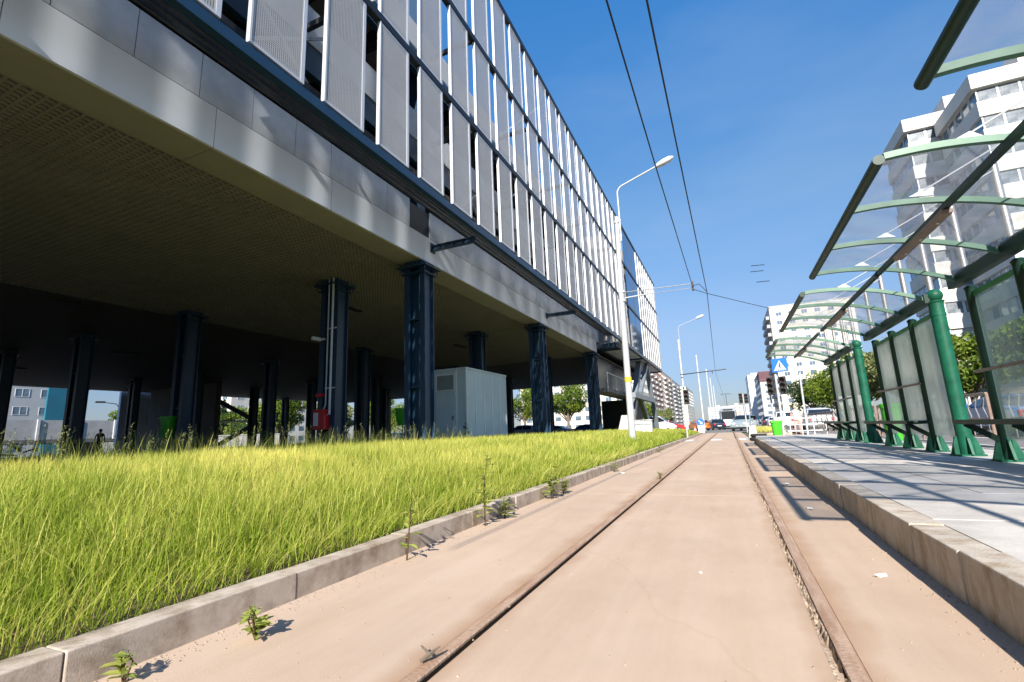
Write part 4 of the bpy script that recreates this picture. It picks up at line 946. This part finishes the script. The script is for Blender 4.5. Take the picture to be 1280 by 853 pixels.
# right: the near white tower with ribbon windows
def tower(name, x0, x1, y0, y1, h, label, wall, nf, fh=2.82):
    cx, cy = (x0+x1)/2, (y0+y1)/2
    e = empty(name, (cx, cy, .1), 0, label, 'apartment block'); a0, a1, b0, b1 = x0-cx, x1-cx, y0-cy, y1-cy
    MB().box(a0+.25, a1, b0+.25, b1, 0, h-.1).build('wall', M['greyrend'], e)
    z = h; first = True; cnt = 0
    # parapet then alternating glazing and spandrel bands
    MB().add([(a0-.25, b0-.25, z-1.45), (a1, b0-.25, z-1.45), (a1, b1, z-1.45), (a0-.25, b1, z-1.45), (a0-.25, b0-.25, z), (a1, b0-.25, z), (a1, b1, z), (a0-.25, b1, z)],
             [(0, 1, 5, 4), (1, 2, 6, 5), (2, 3, 7, 6), (3, 0, 4, 7), (4, 5, 6, 7), (0, 3, 2, 1)]).build('parapet', M[wall], e)
    pf_ = {}
    for k in range(nf):
        zt = z-1.45-k*fh; zb = zt-1.32
        if k: pass
        MB().box(a0, a1-.01, b0, b1-.01, zb-1.5, zb).build('spandrel', M[wall], e)
        ny = int((y1-y0)/1.35); nx = int((x1-x0)/1.55)
        for q in range(nx):
            if cnt >= 96: break
            if 'y' not in pf_:
                mb = MB(); mb.cm = 0; mb.box(.09, 1.46, 0, .05, .08, 1.26); mb.cm = 1; mb.box(0, .09, -.03, .06, 0, 1.32); mb.box(1.46, 1.55, -.03, .06, 0, 1.32); mb.box(.091, 1.459, -.02, .05, 0, .08); mb.box(.091, 1.459, -.02, .05, 1.26, 1.32)
                o = mb.build('window', [M['winwhite'], M['signwhite']], e); pf_['y'] = o
            else: o = pf_['y'].copy(); C.objects.link(o)
            o.location = (a0+.15+q*(x1-x0-.3)/nx, b0+.17, zb); cnt += 1
        for q in range(ny):
            if cnt >= 100: break
            if 'x' not in pf_:
                mb = MB(); mb.cm = 0; mb.box(0, .05, .07, 1.28, .08, 1.26); mb.cm = 1; mb.box(-.03, .06, 0, .07, 0, 1.32); mb.box(-.03, .06, 1.28, 1.35, 0, 1.32); mb.box(-.02, .05, .071, 1.279, 0, .08); mb.box(-.02, .05, .071, 1.279, 1.26, 1.32)
                o = mb.build('window', [M['winglass'], M['signwhite']], e); pf_['x'] = o
            else: o = pf_['x'].copy(); C.objects.link(o)
            o.location = (a0+.17, b0+.15+q*(y1-y0-.3)/ny, zb); cnt += 1
    MB().box(a0+5, a1-3, b0+3, b1-1, h+.002, h+3.4).build('roof_house', M[wall], e)
    return e
tower('apartment_tower', 24.4, 37, 54.2, 62.3, 32, 'tall white tower with ribbon windows seen through the shelter roof at right', 'offwhite', 10)
tower('apartment_tower', 21.7, 33, 62.4, 70, 33.4, 'grey and white tower wing set forward to the street behind the ribbon windowed tower', 'offwhite', 10)
block('apartment_block', 15.6, 38, 168, 196, 36.5, 13, 'cream', 'cream tower block behind the roof of the farthest shelter', 'apartment block', 1.6, 1.3, 1.9, 'xy', balc=('greyrend', 1.1, ((1, 9), (12, 20))), sign=-1)
block('office_block', 15.5, 40, 255, 300, 24.0, 7, 'greyrend', 'grey block with a maroon roof storey behind the traffic lights', 'office block', 2.2, 1.4, .9, 'xy', sign=-1)
MB().box(15.4, 40.1, 254.8, 270, 19.6, 24.4).build('maroon_storey', M['maroon'], None)
ob = [o for o in C.objects if o.name == 'office_block'][0]; ms_ = [o for o in C.objects if o.name == 'maroon_storey'][0]; ms_.parent = ob; ms_.location = (-27.75, -277.5, 0)
block('apartment_block', 14.2, 24, 345, 380, 31, 10, 'signwhite', 'bright white slab tower far off, left of the grey office block', 'apartment block', 1.6, 1.3, 2.2, 'x', sign=-1)
block('apartment_block', 19.5, 30, 300, 330, 26, 8, 'greyrend', 'slim grey slab tower between the white tower and the grey office block', 'apartment block', 1.6, 1.3, 1.6, 'xy', sign=-1)
# left: the pink blocks along the avenue
block('apartment_block', -60, -33, 225, 285, 29.5, 10, 'pink', 'pink apartment block with pale balcony bands, nearest beyond the car park', 'apartment block', 1.8, 1.3, 2.4, 'xy', balc=('offwhite', 1.2, ((2, 14), (17, 29), (32, 44), (47, 58))))
block('apartment_block', -58, -33.5, 290, 350, 33, 11, 'peach', 'peach apartment block with a blank end wall, second down the avenue', 'apartment block', 1.8, 1.3, 2.4, 'x', balc=('offwhite', 1.2, ((14, 30), (34, 56))))
block('apartment_block', -56, -34, 356, 420, 33, 11, 'greyrend', 'grey balconied apartment block behind the second tram pole', 'apartment block', 1.8, 1.3, 2.4, 'x', balc=('offwhite', 1.2, ((4, 28), (32, 60))))
block('apartment_block', -50, -30.5, 430, 520, 33, 11, 'cream', 'cream apartment block framed by the row of far tram poles', 'apartment block', 1.8, 1.3, 3, 'xy')
block('apartment_block', -22, 2, 640, 670, 21, 7, 'greyrend', 'low grey block closing the avenue behind the tram', 'apartment block', 1.8, 1.3, 2.2, 'y')
block('apartment_block', 4, 15, 560, 590, 19, 7, 'peach', 'small peach block right of the tram at the end of the avenue', 'apartment block', 1.8, 1.3, 2.2, 'y')
block('apartment_block', 15, 30, 480, 520, 25, 8, 'greyrend', 'grey block half hidden behind the bright white slab tower', 'apartment block', 1.8, 1.3, 2.2, 'y')
# behind the car park
block('apartment_block', -140, -110, 14, 49.5, 26, 8, 'greyrend', 'grey and teal apartment block seen under the car park at far left', 'apartment block', 1.9, 1.4, 1.5, 'xy', balc=('teal', 1.3, ((29.5, 32.5),)), z0=-.1)
block('apartment_block', -64, -24, 150, 170, 26, 9, 'cream', 'cream apartment block behind the round tree beyond the columns', 'apartment block', 1.9, 1.4, 1.5, 'xy')
block('apartment_block', -150, -118, 84, 120, 24, 8, 'offwhite', 'white apartment block behind the steel stair at the back of the car park', 'apartment block', 1.9, 1.4, 1.5, 'xy')
# overpass with pale panels
e = empty('overpass', (-79, 30, 0), R(2), 'concrete overpass with pale panel parapet crossing behind the car park', 'overpass')
MB().box(-4, 4, -50, 32, 1.75, 2.2).build('deck', M['deck'], e); MB().box(3.7, 4.0, -50, 32, 2.201, 4.5).build('parapet', M['paleconc'], e)
for k in range(20): MB().box(4.001, 4.12, -49+k*4, -48.75+k*4, 2.1, 4.6).build('parapet_post', M['white'], e)
for k in range(5): MB().box(-1.2, 1.2, -45+k*17, -43.6+k*17, 0, 1.749).build('pier', M['paleconc'], e)
e = empty('low_wall', (-62, 46, 0), R(-20), 'low pale block wall seen under the steel stair', 'wall'); MB().box(-.2, .2, -7, 5, 0, 1.9).build('wall', M['paleconc'], e); MB().box(-.26, .26, -7.05, 5.05, 1.901, 2.0).build('coping', M['white'], e)
e = empty('street_lamp', (-66, 32.9, 0), R(250), 'dark street lamp with curved arm seen through the far left gap', 'street lamp')
MB().tube([(0, 0, 0), (0, 0, 5.6), (.3, 0, 6.0), (1.6, 0, 6.2)], [.09, .07, .05, .04], 8).build('shaft', M['charcoal'], e); MB().box(1.3, 2.2, -.14, .14, 6.1, 6.3).build('lamp_head', M['charcoal'], e, bevel=.03)

# ------------------------------------------------------------------ trees
def crown_mesh(name, rx, rz, n, seed, leafs, zc, lm, parent=None, clumps=26):
    r_ = np.random.default_rng(seed); d = r_.normal(size=(clumps, 3)); d /= np.linalg.norm(d, axis=1)[:, None]
    rad = r_.uniform(.25, .95, clumps)**.7; cc = d*rad[:, None]*np.array([rx, rx, rz])*.82; cc[:, 2] += zc
    cs = r_.uniform(.20, .40, clumps)*rx
    ct = r_.uniform(0, .6, clumps)
    k = r_.integers(0, clumps, n); g_ = r_.normal(size=(n, 3)); g_ /= np.linalg.norm(g_, axis=1)[:, None]
    p = cc[k]+g_*(cs[k]*r_.uniform(.35, 1.08, n)**.6)[:, None]*np.array([1, 1, .8])
    a = r_.normal(size=(n, 3)); a /= np.linalg.norm(a, axis=1)[:, None]
    b_ = np.cross(a, g_+r_.normal(size=(n, 3))*.8); b_ /= np.linalg.norm(b_, axis=1)[:, None]+1e-9
    s = (leafs*r_.uniform(.6, 1.3, n))[:, None]
    v = np.stack([p-a*s, p+b_*s*.55-a*s*.1, p+a*s, p-b_*s*.55-a*s*.1], 1).reshape(-1, 3)
    t = np.clip(ct[k]+r_.uniform(0, .4, n), 0, 1)
    return npmesh(name, v, np.full(n, 4), np.arange(4*n), lm, np.repeat(t, 4), parent), cc
def make_tree(x, y, h, rx, label, seed, lm='leaf', leafs=.16, n=5200, trunk=.28, group='street trees', name='broadleaf_tree', z=0.):
    e = empty(name, (x, y, z), 0, label, 'tree', group)
    rz = h*(1-trunk)/2; zc = h*trunk+rz*.95
    cr, cc = crown_mesh('crown', rx, rz, n, seed, leafs, zc, M[lm], e)
    r_ = random.Random(seed); mb = MB(); t0 = h*.022+.05
    mb.tube([(0, 0, -.1), (.05, 0, h*.12), (.0, .06, h*trunk), (.1, 0, zc)], [t0*1.25, t0, t0*.85, t0*.4], 9)
    for c in list(cc)[:9]: mb.tube([(.02, .03, h*trunk*r_.uniform(.8, 1.2)), tuple(Vector((0, 0, h*trunk))*.45+Vector(c)*.55), tuple(c)], [t0*.5, t0*.28, .02], 6)
    mb.build('trunk', M['bark'], e, smooth=True); return e
make_tree(13.6, 27, 6.2, 2.9, 'bushy tree right of the big green corner post, behind the gap between the shelters', 1, 'leaf', .15, 9000, .18)
make_tree(17.5, 19.5, 8.0, 3.6, 'tree behind the glass of the near shelter at the right edge', 2, 'leaf', .17, 8000, .18)
make_tree(16.8, 36, 6.6, 3.2, 'tree behind the milky panes of the middle shelter', 3, 'leaf', .16, 7000)
make_tree(16.6, 46, 7.2, 3.6, 'tree behind the farthest shelter panes', 4, 'leaf', .17, 7000)
make_tree(16.0, 58, 8.2, 4.2, 'yellowish tree peeping over the farthest shelter bench', 5, 'leaf_pale', .2, 7000)
make_tree(15.6, 70, 9.2, 4.6, 'tall tree with pale top behind the small white direction board', 6, 'leaf', .2, 8000)
make_tree(14.8, 84, 8.8, 4.8, 'dense dark tree behind the leaning slim post', 7, 'leaf', .2, 7000)
make_tree(13.8, 98, 8.5, 4.8, 'dark tree at the left end of the row behind the traffic lights', 8, 'leaf_dark', .22, 7000)
make_tree(20.5, 64, 10.5, 4.6, 'taller tree standing second row behind the pale topped one', 9, 'leaf', .22, 7000)
make_tree(-27.2, 86, 10.2, 5.1, 'round bright green tree seen between the columns right of the cabin', 11, 'leaf', .18, 9000, .22)
make_tree(-37.2, 89, 10.6, 5.6, 'green tree beyond the columns just right of the pale cabin', 12, 'leaf', .2, 7000)
make_tree(-57, 86, 10, 5.6, 'yellowish tree seen behind the green bin on its post', 13, 'leaf_pale', .2, 6000)
make_tree(-68, 82, 10, 5.4, 'green tree in the gap left of the bin on its post', 14, 'leaf', .2, 6000)
make_tree(-60, 60, 7.4, 4.2, 'pale leaved tree behind the column with the fire cabinet', 15, 'leaf_pale', .2, 6000)
make_tree(-68, 57, 10.5, 4.8, 'tall tree behind the steel stair', 16, 'leaf', .22, 6000)
make_tree(-76, 52, 8, 4.0, 'green tree left of the steel stair behind the low wall', 17, 'leaf_dark', .22, 5000)
for i, (x, y, h, rx, lm, lab) in enumerate(((-56.5, 57.5, 6.5, 4.2, 'leaf_pale', 'low pale tree just left of the fire cabinet column'), (-63, 79, 8.6, 5.6, 'leaf', 'low green tree right of the fire cabinet column'), (-52, 82, 9.2, 5.8, 'leaf', 'low green tree left of the navy column beside the cabin'),
        (-46, 86, 9.4, 5.6, 'leaf_dark', 'dark low tree hidden mostly by the pale cabin'), (-66, 50, 7.0, 4.2, 'leaf', 'low green tree right of the steel stair'), (-72, 60, 9.5, 5.0, 'leaf', 'broad tree filling the gap behind the steel stair'), (-18.5, 104, 9.0, 4.4, 'leaf', 'small tree in the last gap of the columns'))):
    make_tree(x, y, h, rx, lab, 60+i, lm, .2, 5500, .10)
make_tree(-92, 48.5, 8.4, 4.0, 'green tree beyond the overpass beside the dark street lamp', 18, 'leaf', .22, 5000)
for i, (x, y, h, rx, lm, lab) in enumerate(((-18.5, 118, 6.5, 4.2, 'leaf', 'leafy tree below the pink block, left one of the pair'), (-15.0, 128, 6.0, 3.6, 'leaf_pale', 'yellow green tree below the peach block, right one of the pair'), (-23, 112, 6.6, 4.0, 'leaf', 'tree behind the raking struts at the end of the car park'))):
    make_tree(x, y, h, rx, lab, 30+i, lm, .2, 4500, .12)

# ------------------------------------------------------------------ grass
def blades(n, xr, yr, hfun, wfun, seed, zf, lean=.45, tintfun=None):
    r_ = np.random.default_rng(seed); x = r_.uniform(*xr, n); y = r_.uniform(*yr, n)
    keep = r_.uniform(0, 1, n) < np.clip((-2.40-x)/.5, .35, 1)*(.55+.6*patch(x*2.3+4, y*2.3)); x = x[keep]; y = y[keep]
    return make_blades(x, y, hfun, wfun, r_, zf, lean, tintfun)
def make_blades(x, y, hfun, wfun, r_, zf, lean, tintfun, bx=.04):
    n = len(x); z = zf(x, y); h = hfun(x, y, r_); wd = wfun(x, y)
    az_ = r_.uniform(0, 2*np.pi, n); ln = np.abs(r_.normal(0, lean, n))+.05; ln = np.minimum(ln, 1.15)
    wind = np.stack([np.full(n, bx), np.full(n, .02)], 1)
    dx = np.cos(az_)*ln+wind[:, 0]; dy = np.sin(az_)*ln+wind[:, 1]
    pa = r_.uniform(0, 2*np.pi, n); px_ = np.cos(pa)*wd/2; py_ = np.sin(pa)*wd/2
    ts = [0, .38, .72, 1.0]; ws = [1, .85, .55, 0]
    V = []
    for t, q in zip(ts, ws):
        cx = x+dx*h*t**1.8; cy = y+dy*h*t**1.8; cz = z-.02+h*(t-.28*ln*t*t*1.2)
        if q > 0: V += [np.stack([cx-px_*q, cy-py_*q, cz], 1), np.stack([cx+px_*q, cy+py_*q, cz], 1)]
        else: V.append(np.stack([cx, cy, cz], 1))
    v = np.stack(V, 1).reshape(-1, 3); base = np.arange(n)[:, None]*7
    idx = (base+np.array([0, 1, 3, 2, 2, 3, 5, 4, 4, 5, 6])).ravel()
    cnt = np.tile([4, 4, 3], n)
    tt = tintfun(x, y, r_)
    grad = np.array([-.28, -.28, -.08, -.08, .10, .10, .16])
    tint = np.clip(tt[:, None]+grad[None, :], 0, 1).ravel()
    return v, cnt, idx, tint
xi = [-9.6, -7., -4.6, -3.2, -2.44]; zi = [.45, .45, .40, .22, .115]
def zf(x, y): 
    fc = np.interp(y, ys, fac); return np.maximum(.06, np.interp(x, xi, zi)*fc)
_k = np.random.default_rng(5).normal(size=(14, 2)); _p = np.random.default_rng(6).uniform(0, 6.28, 14)
def patch(x, y):
    s = 0
    for i in range(14): s = s+np.sin(x*_k[i, 0]*(1.2+.55*i)+y*_k[i, 1]*(1.2+.55*i)+_p[i])/(1+.16*i)
    return np.clip(.5+.16*s, 0, 1)
def hfun(x, y, r_):
    edge = np.clip((-2.46-x)/.9, 0, 1)
    return (.12+.17*edge+.10*patch(x*1.9, y*1.9))*r_.uniform(.45, 1.2, len(x))
def wfun(x, y):
    d = np.hypot(x, y); return .0042+.0011*np.maximum(0, d-2.5)
def tintf(x, y, r_):
    return np.clip(.02+.66*patch(x, y)*np.interp(y, [8, 20], [1, .75])*np.clip((-2.6-x)/1.3, .2, 1)+r_.normal(0, .20, len(x))+(r_.uniform(0, 1, len(x)) < .13)*.45, 0, 1)
parts_ = []
for (n, xr, yr, sd) in ((52000, (-4.6, -2.45), (.4, 4.5), 1), (36000, (-8.5, -4.6), (1.0, 5.5), 2), (48000, (-5.2, -2.45), (4.5, 9.5), 3), (52000, (-9.6, -5.2), (2.5, 10.5), 4),
                        (46000, (-9.6, -2.45), (9.5, 18), 5), (32000, (-9.4, -2.45), (18, 30), 6), (20000, (-9.0, -2.45), (30, 47), 7)):
    parts_.append(blades(n, xr, yr, hfun, wfun, sd, zf, .45, tintf))
# thin dry stalks and bent-over straw by the kerb
def hstalk(x, y, r_): return r_.uniform(.22, .46, len(x))
def wst(x, y): return .0028+.0007*np.maximum(0, np.hypot(x, y)-2)
def tst(x, y, r_): return r_.uniform(.55, 1.1, len(x))
parts_.append(blades(9000, (-9.6, -2.6), (.8, 10), hstalk, wst, 21, zf, .30, tst))
parts_.append(blades(9000, (-3.4, -2.43), (.5, 9), lambda x, y, r_: r_.uniform(.05, .13, len(x)), wst, 25, zf, .8, lambda x, y, r_: r_.uniform(.55, .9, len(x))))
parts_.append(blades(2200, (-2.75, -2.42), (.6, 14), lambda x, y, r_: r_.uniform(.12, .30, len(x)), wst, 22, zf, 1.0, lambda x, y, r_: r_.uniform(.2, 1, len(x))))
r_ = np.random.default_rng(26); parts_.append(make_blades(r_.uniform(-2.62, -2.43, 1500), .6+13*r_.uniform(0, 1, 1500)**1.4, lambda x, y, r_: r_.uniform(.12, .34, len(x)), wst, r_, zf, .4, lambda x, y, r_: np.where(r_.uniform(0, 1, len(x)) < .5, r_.uniform(.6, 1, len(x)), r_.uniform(0, .4, len(x))), .75))
# tall seed heads along the shaded back edge
def seedheads(n, sd):
    r_ = np.random.default_rng(sd); x = r_.uniform(-9.8, -7.6, n); y = r_.uniform(1.5, 14, n)
    return make_blades(x, y, lambda x, y, r_: r_.uniform(.35, .72, len(x)), lambda x, y: np.full(len(x), .011), r_, zf, .25, lambda x, y, r_: r_.uniform(.25, .9, len(x)))
parts_.append(seedheads(2600, 23))
off = 0; V = []; Cn = []; Ix = []; Tn = []
for v, c, ix, t in parts_: V.append(v); Cn.append(c); Ix.append(ix+off); Tn.append(t); off += len(v)
go = npmesh('grass', np.concatenate(V), np.concatenate(Cn), np.concatenate(Ix), M['grass'], np.concatenate(Tn))
tag(go, None, None, kind='stuff')['label'] = 'long yellow green unmown grass on the verge beside the track'
# feathery seed heads: small drooping spikelets on tall stems
r_ = np.random.default_rng(31); n = 260; x = r_.uniform(-9.6, -6.8, n); y = r_.uniform(1.8, 12, n); z = zf(x, y)
VV = []; n2 = 22
for k in range(n):
    h = r_.uniform(.42, .75); a = r_.uniform(0, 6.28)
    for q in range(n2):
        t = q/n2; p = np.array([x[k]+.05*t*np.cos(a), y[k]+.05*t*np.sin(a), z[k]+h*(.72+.28*t)])+r_.normal(0, .018*(1.1-t), 3)
        d = r_.normal(size=3); d[2] = abs(d[2]); d /= np.linalg.norm(d); e2 = np.cross(d, r_.normal(size=3)); e2 /= np.linalg.norm(e2)
        VV += [p-e2*.006, p+d*.022, p+e2*.006]
    b0 = np.array([x[k], y[k], z[k]]); tp = b0+np.array([.05*np.cos(a), .05*np.sin(a), h])
    VV += [b0-np.array([.004, 0, 0]), tp, b0+np.array([.004, 0, 0])]
VV = np.array(VV); sh = npmesh('seed_heads', VV, np.full(len(VV)//3, 3), np.arange(len(VV)), M['leaf_pale'], r_.uniform(.3, 1, len(VV)))
tag(sh, None, None, kind='stuff')['label'] = 'feathery grass seed heads standing against the dark of the car park'
# dry planter grass
v, c, ix, t = blades(6000, (1.6, 3.3), (34.7, 47.2), lambda x, y, r_: r_.uniform(.15, .42, len(x)), lambda x, y: np.full(len(x), .04), 41, lambda x, y: np.full(len(x), .2), .3, lambda x, y, r_: r_.uniform(.5, 1, len(x)))
pg_ = npmesh('dry_grass', v, c, ix, M['grass'], t); pg_.parent = planter; pg_.location = (-2.3, -34.5, 0); pg_['kind'] = 'stuff'

# ------------------------------------------------------------------ weeds along the kerb
def weed(loc, h, nl, ls, label, seed, stalk='weed_red', spread=.5, nst=1, leafm='weed', ltilt=.5):
    e = empty('weed', loc, 0, label, 'weed', 'weeds along the left kerb'); r_ = random.Random(seed); st = MB(); lv = []; tn = []
    for s in range(nst):
        a = r_.uniform(0, 6.28); ln = r_.uniform(.1, .35) if nst > 1 else .08
        tip = Vector((math.cos(a)*ln*h, math.sin(a)*ln*h, h*r_.uniform(.75, 1.05))); mid = tip*.5+Vector((r_.uniform(-.02, .02), r_.uniform(-.02, .02), .02))
        st.tube([(0, 0, -.01), tuple(mid), tuple(tip)], [.004, .003, .0015] if nst > 1 else [.0065, .005, .002], 6)
        for k in range(nl):
            t = .12+.88*(k+r_.random())/nl; p = mid*(2*t) if t < .5 else mid+(tip-mid)*(2*t-1); a2 = r_.uniform(0, 6.28)
            l = ls*r_.uniform(.35, 1.2)*(1.1-.55*t); d = Vector((math.cos(a2), math.sin(a2), r_.uniform(-.1, .9)*ltilt*1.4)).normalized(); sd = d.cross(Vector((0, 0, 1))).normalized()*l*r_.uniform(.14, .30); up = sd.cross(d).normalized()
            q = [p, p+d*l*.35+sd+up*l*.05, p+d*l*.75+sd*.7, p+d*l-up*l*.12, p+d*l*.75-sd*.7, p+d*l*.35-sd+up*l*.05, p+d*l*.5-up*l*.04]
            lv += q; tn += [r_.uniform(.1, .9)]*7
    st.build('stem', M['weed_red'], e, smooth=True)
    n = len(lv)//7; fi = []; 
    for i in range(n): b_ = i*7; fi += [b_, b_+1, b_+6, b_+1, b_+2, b_+6, b_+2, b_+3, b_+6, b_+3, b_+4, b_+6, b_+4, b_+5, b_+6, b_+5, b_, b_+6]
    npmesh('leaves', np.array([tuple(p) for p in lv]), np.full(len(fi)//3, 3), fi, M[leafm], tn, e)
    return e
weed((-2.16, 2.92, 0), .50, 26, .11, 'tall dark stalked weed casting a shadow on the kerb, nearest tall one', 1)
weed((-2.18, 4.15, 0), .62, 34, .15, 'tall leafy weed at the kerb with big pointed leaves, second along', 2)
weed((-2.17, 4.55, 0), .20, 12, .10, 'small pale rosette weed just past the tall leafy one', 3, nst=5)
weed((-2.15, 5.9, 0), .42, 20, .12, 'bushy weed clump growing from the kerb joint half way along', 4, nst=4)
weed((-2.16, 6.4, 0), .22, 12, .10, 'low spreading weed just beyond the bushy clump', 5, nst=5)
weed((-2.0, 1.62, 0), .15, 9, .075, 'small bright green weed on the concrete at lower left', 6, nst=5)
weed((-2.14, 1.18, 0), .11, 8, .075, 'broad leaved seedling against the kerb in the bottom left corner', 7, nst=4)
weed((-2.16, 9.6, 0), .34, 14, .12, 'weed by the kerb next to a white scrap of paper', 8, nst=2)
weed((-2.15, 16.5, 0), .30, 12, .15, 'faint far weed at the end of the left kerb', 9, nst=3)
weed((-1.12, 8.3, 0), .12, 10, .08, 'tiny weed sprouting from the left rail groove', 10, nst=3)
weed((-8.62, 15.2, .45), .85, 40, .22, 'dark leafy weed growing in front of the pale cabin', 11, leafm='leaf_dark')
weed((-9.4, 7.7, .45), .75, 26, .2, 'tall seeding weed before the dark gap left of the fire cabinet', 12, nst=3, leafm='leaf_pale')
weed((-9.2, 3.4, .45), .55, 16, .3, 'broad upright weed silhouetted against the far left gap', 13, leafm='leaf_dark')

# ------------------------------------------------------------------ litter
def scrap(name, loc, s, label, seed, m='paper'):
    r_ = random.Random(seed); pts = [(s*math.cos(t)*r_.uniform(.6, 1.1), s*.5*math.sin(t)*r_.uniform(.6, 1.1), r_.uniform(0, s*.25)) for t in [k*6.283/9 for k in range(9)]]
    mb = MB(); n = 9; c = (0, 0, s*.22); vs = pts+[c]+[(x, y, z-.003) for x, y, z in pts]+[(0, 0, s*.22-.003)]
    mb.add(vs, [(i, (i+1) % n, n) for i in range(n)]+[(n+1+(i+1) % n, n+1+i, 2*n+1) for i in range(n)]+[(i, n+1+i, n+1+(i+1) % n, (i+1) % n) for i in range(n)])
    o = mb.build(name, M[m], None, loc); o.rotation_euler = (0, 0, r_.uniform(0, 3)); return tag(o, label, 'litter', 'scraps of litter on the concrete')
scrap('paper_scrap', (.66, 3.35, .003), .05, 'white crumpled paper scrap beside the platform kerb, the nearest one', 1)
scrap('paper_scrap', (.62, 5.6, .003), .06, 'white paper scrap inside the shadow of the roof frame', 2)
scrap('paper_scrap', (.60, 7.6, .003), .10, 'pale scrap at the far edge of the first roof shadow', 3)
scrap('paper_scrap', (-.25, 3.15, .003), .018, 'tiny white chip between the rails', 4)
scrap('paper_scrap', (-1.95, 9.3, .003), .08, 'white scrap at the foot of the left kerb', 5)
mb = MB(); mb.tube([(0, 0, .01), (.03, .02, .03), (.05, .06, .045)], [.008, .009, .004], 6); mb.tube([(.03, .02, .03), (-.03, .05, .04)], [.006, .003], 6)
tag(mb.build('twig', M['bark'], None, (-1.165, 1.66, .004)), 'short forked dry twig resting on the left rail', 'twig')
r_ = np.random.default_rng(77); VV = []; II = []; CC = []
n = 3600; x = np.concatenate([-2.25+np.abs(r_.normal(0, .09, n//2)), r_.uniform(-2.2, .85, n//4), .88-np.abs(r_.normal(0, .07, n//4))]); y = r_.uniform(.8, 12, len(x))
for k in range(len(x)):
    s = r_.uniform(.002, .007); c = np.array([x[k], y[k], s*.4]); b_ = len(VV)
    VV += [c+s*np.array(q)*r_.uniform(.6, 1.2) for q in ((1, 0, -.4), (0, 1, -.4), (-1, 0, -.4), (0, -1, -.4), (0, 0, .8))]; II += [b_, b_+1, b_+4, b_+1, b_+2, b_+4, b_+2, b_+3, b_+4, b_+3, b_, b_+4]; CC += [3]*4
gv = npmesh('gravel', np.array(VV), CC, II, M['sand']); tag(gv, None, None, kind='stuff')['label'] = 'fine grit scattered along the foot of the kerbs'

# ------------------------------------------------------------------ people
def person(loc, rz, label, top, legs, h=1.72, stride=.18):
    e = empty('person', loc, rz, label, 'person', None)
    k = h/1.72
    P = [(0, 0, .95), (0, 0, 1.15), (0, .01, 1.38), (0, .01, 1.50), (0, .02, 1.60), (0, .02, 1.70),
         (.10, 0, .90), (.11, stride*.5, .50), (.11, stride, .09), (.11, stride+.15, .04), (-.10, 0, .90), (-.11, -stride*.3, .50), (-.11, -stride, .09), (-.11, -stride+.15, .04),
         (.19, 0, 1.40), (.25, -.04, 1.13), (.27, .06, .90), (.27, .10, .80), (-.19, 0, 1.40), (-.25, .02, 1.13), (-.27, .10, .90), (-.27, .14, .80)]
    Ed = [(0, 1), (1, 2), (2, 3), (3, 4), (4, 5), (0, 6), (6, 7), (7, 8), (8, 9), (0, 10), (10, 11), (11, 12), (12, 13), (2, 14), (14, 15), (15, 16), (16, 17), (2, 18), (18, 19), (19, 20), (20, 21)]
    Rd = [.14, .125, .15, .055, .085, .07, .09, .06, .042, .035, .09, .06, .042, .035, .06, .045, .033, .03, .06, .045, .033, .03]
    me = bpy.data.meshes.new('body'); me.from_pydata([tuple(c*k for c in p) for p in P], Ed, [])
    o = bpy.data.objects.new('body', me); C.objects.link(o); o.parent = e
    sk = o.modifiers.new('skin', 'SKIN'); 
    if not me.skin_vertices: me.attributes.new('skin', 'FLOAT', 'POINT')
    for i, q in enumerate(Rd):
        try: me.skin_vertices[0].data[i].radius = (q*k, q*k*.8)
        except Exception: pass
    me.skin_vertices[0].data[0].use_root = True
    o.modifiers.new('sub', 'SUBSURF').levels = 1; o.modifiers['sub'].render_levels = 2
    me.materials.append(M[legs]) ; me.materials.append(M[top])
    # clothing and hair as children
    MB().tube([(0, 0, .95*k), (0, 0, 1.12*k), (0, .01, 1.36*k), (0, .01, 1.47*k)], [.165*k, .150*k, .185*k, .09*k], 14).build('shirt', M[top], e, smooth=True)
    MB().ball((0, .025*k, 1.63*k), .098*k, 14, 10, (.86, 1, 1.2)).build('head_skin', M['skin'], e, smooth=True)
    MB().ball((0, -.005*k, 1.665*k), .102*k, 14, 10, (.92, 1, 1.02)).build('hair', M['hair'], e, smooth=True)
    return e
def add_skin(me): pass
try:
    person((-49, 52.3, .45), R(20), 'person in a blue top walking beyond the fire cabinet column', 'signblue', 'jeans')
    person((-50.8, 52.8, .45), R(200), 'person in a yellow green vest beside the one in blue', 'lime', 'jeans', 1.68)
    person((3.15, 28.4, 0), R(170), 'person in a white top and pink trousers behind the tube barrier', 'signwhite', 'pink', 1.62)
    person((-40, 19.0, .45), R(60), 'dark silhouetted person under the car park near the far left gap', 'black', 'jeans')
except Exception as ex:
    print('person failed', ex)
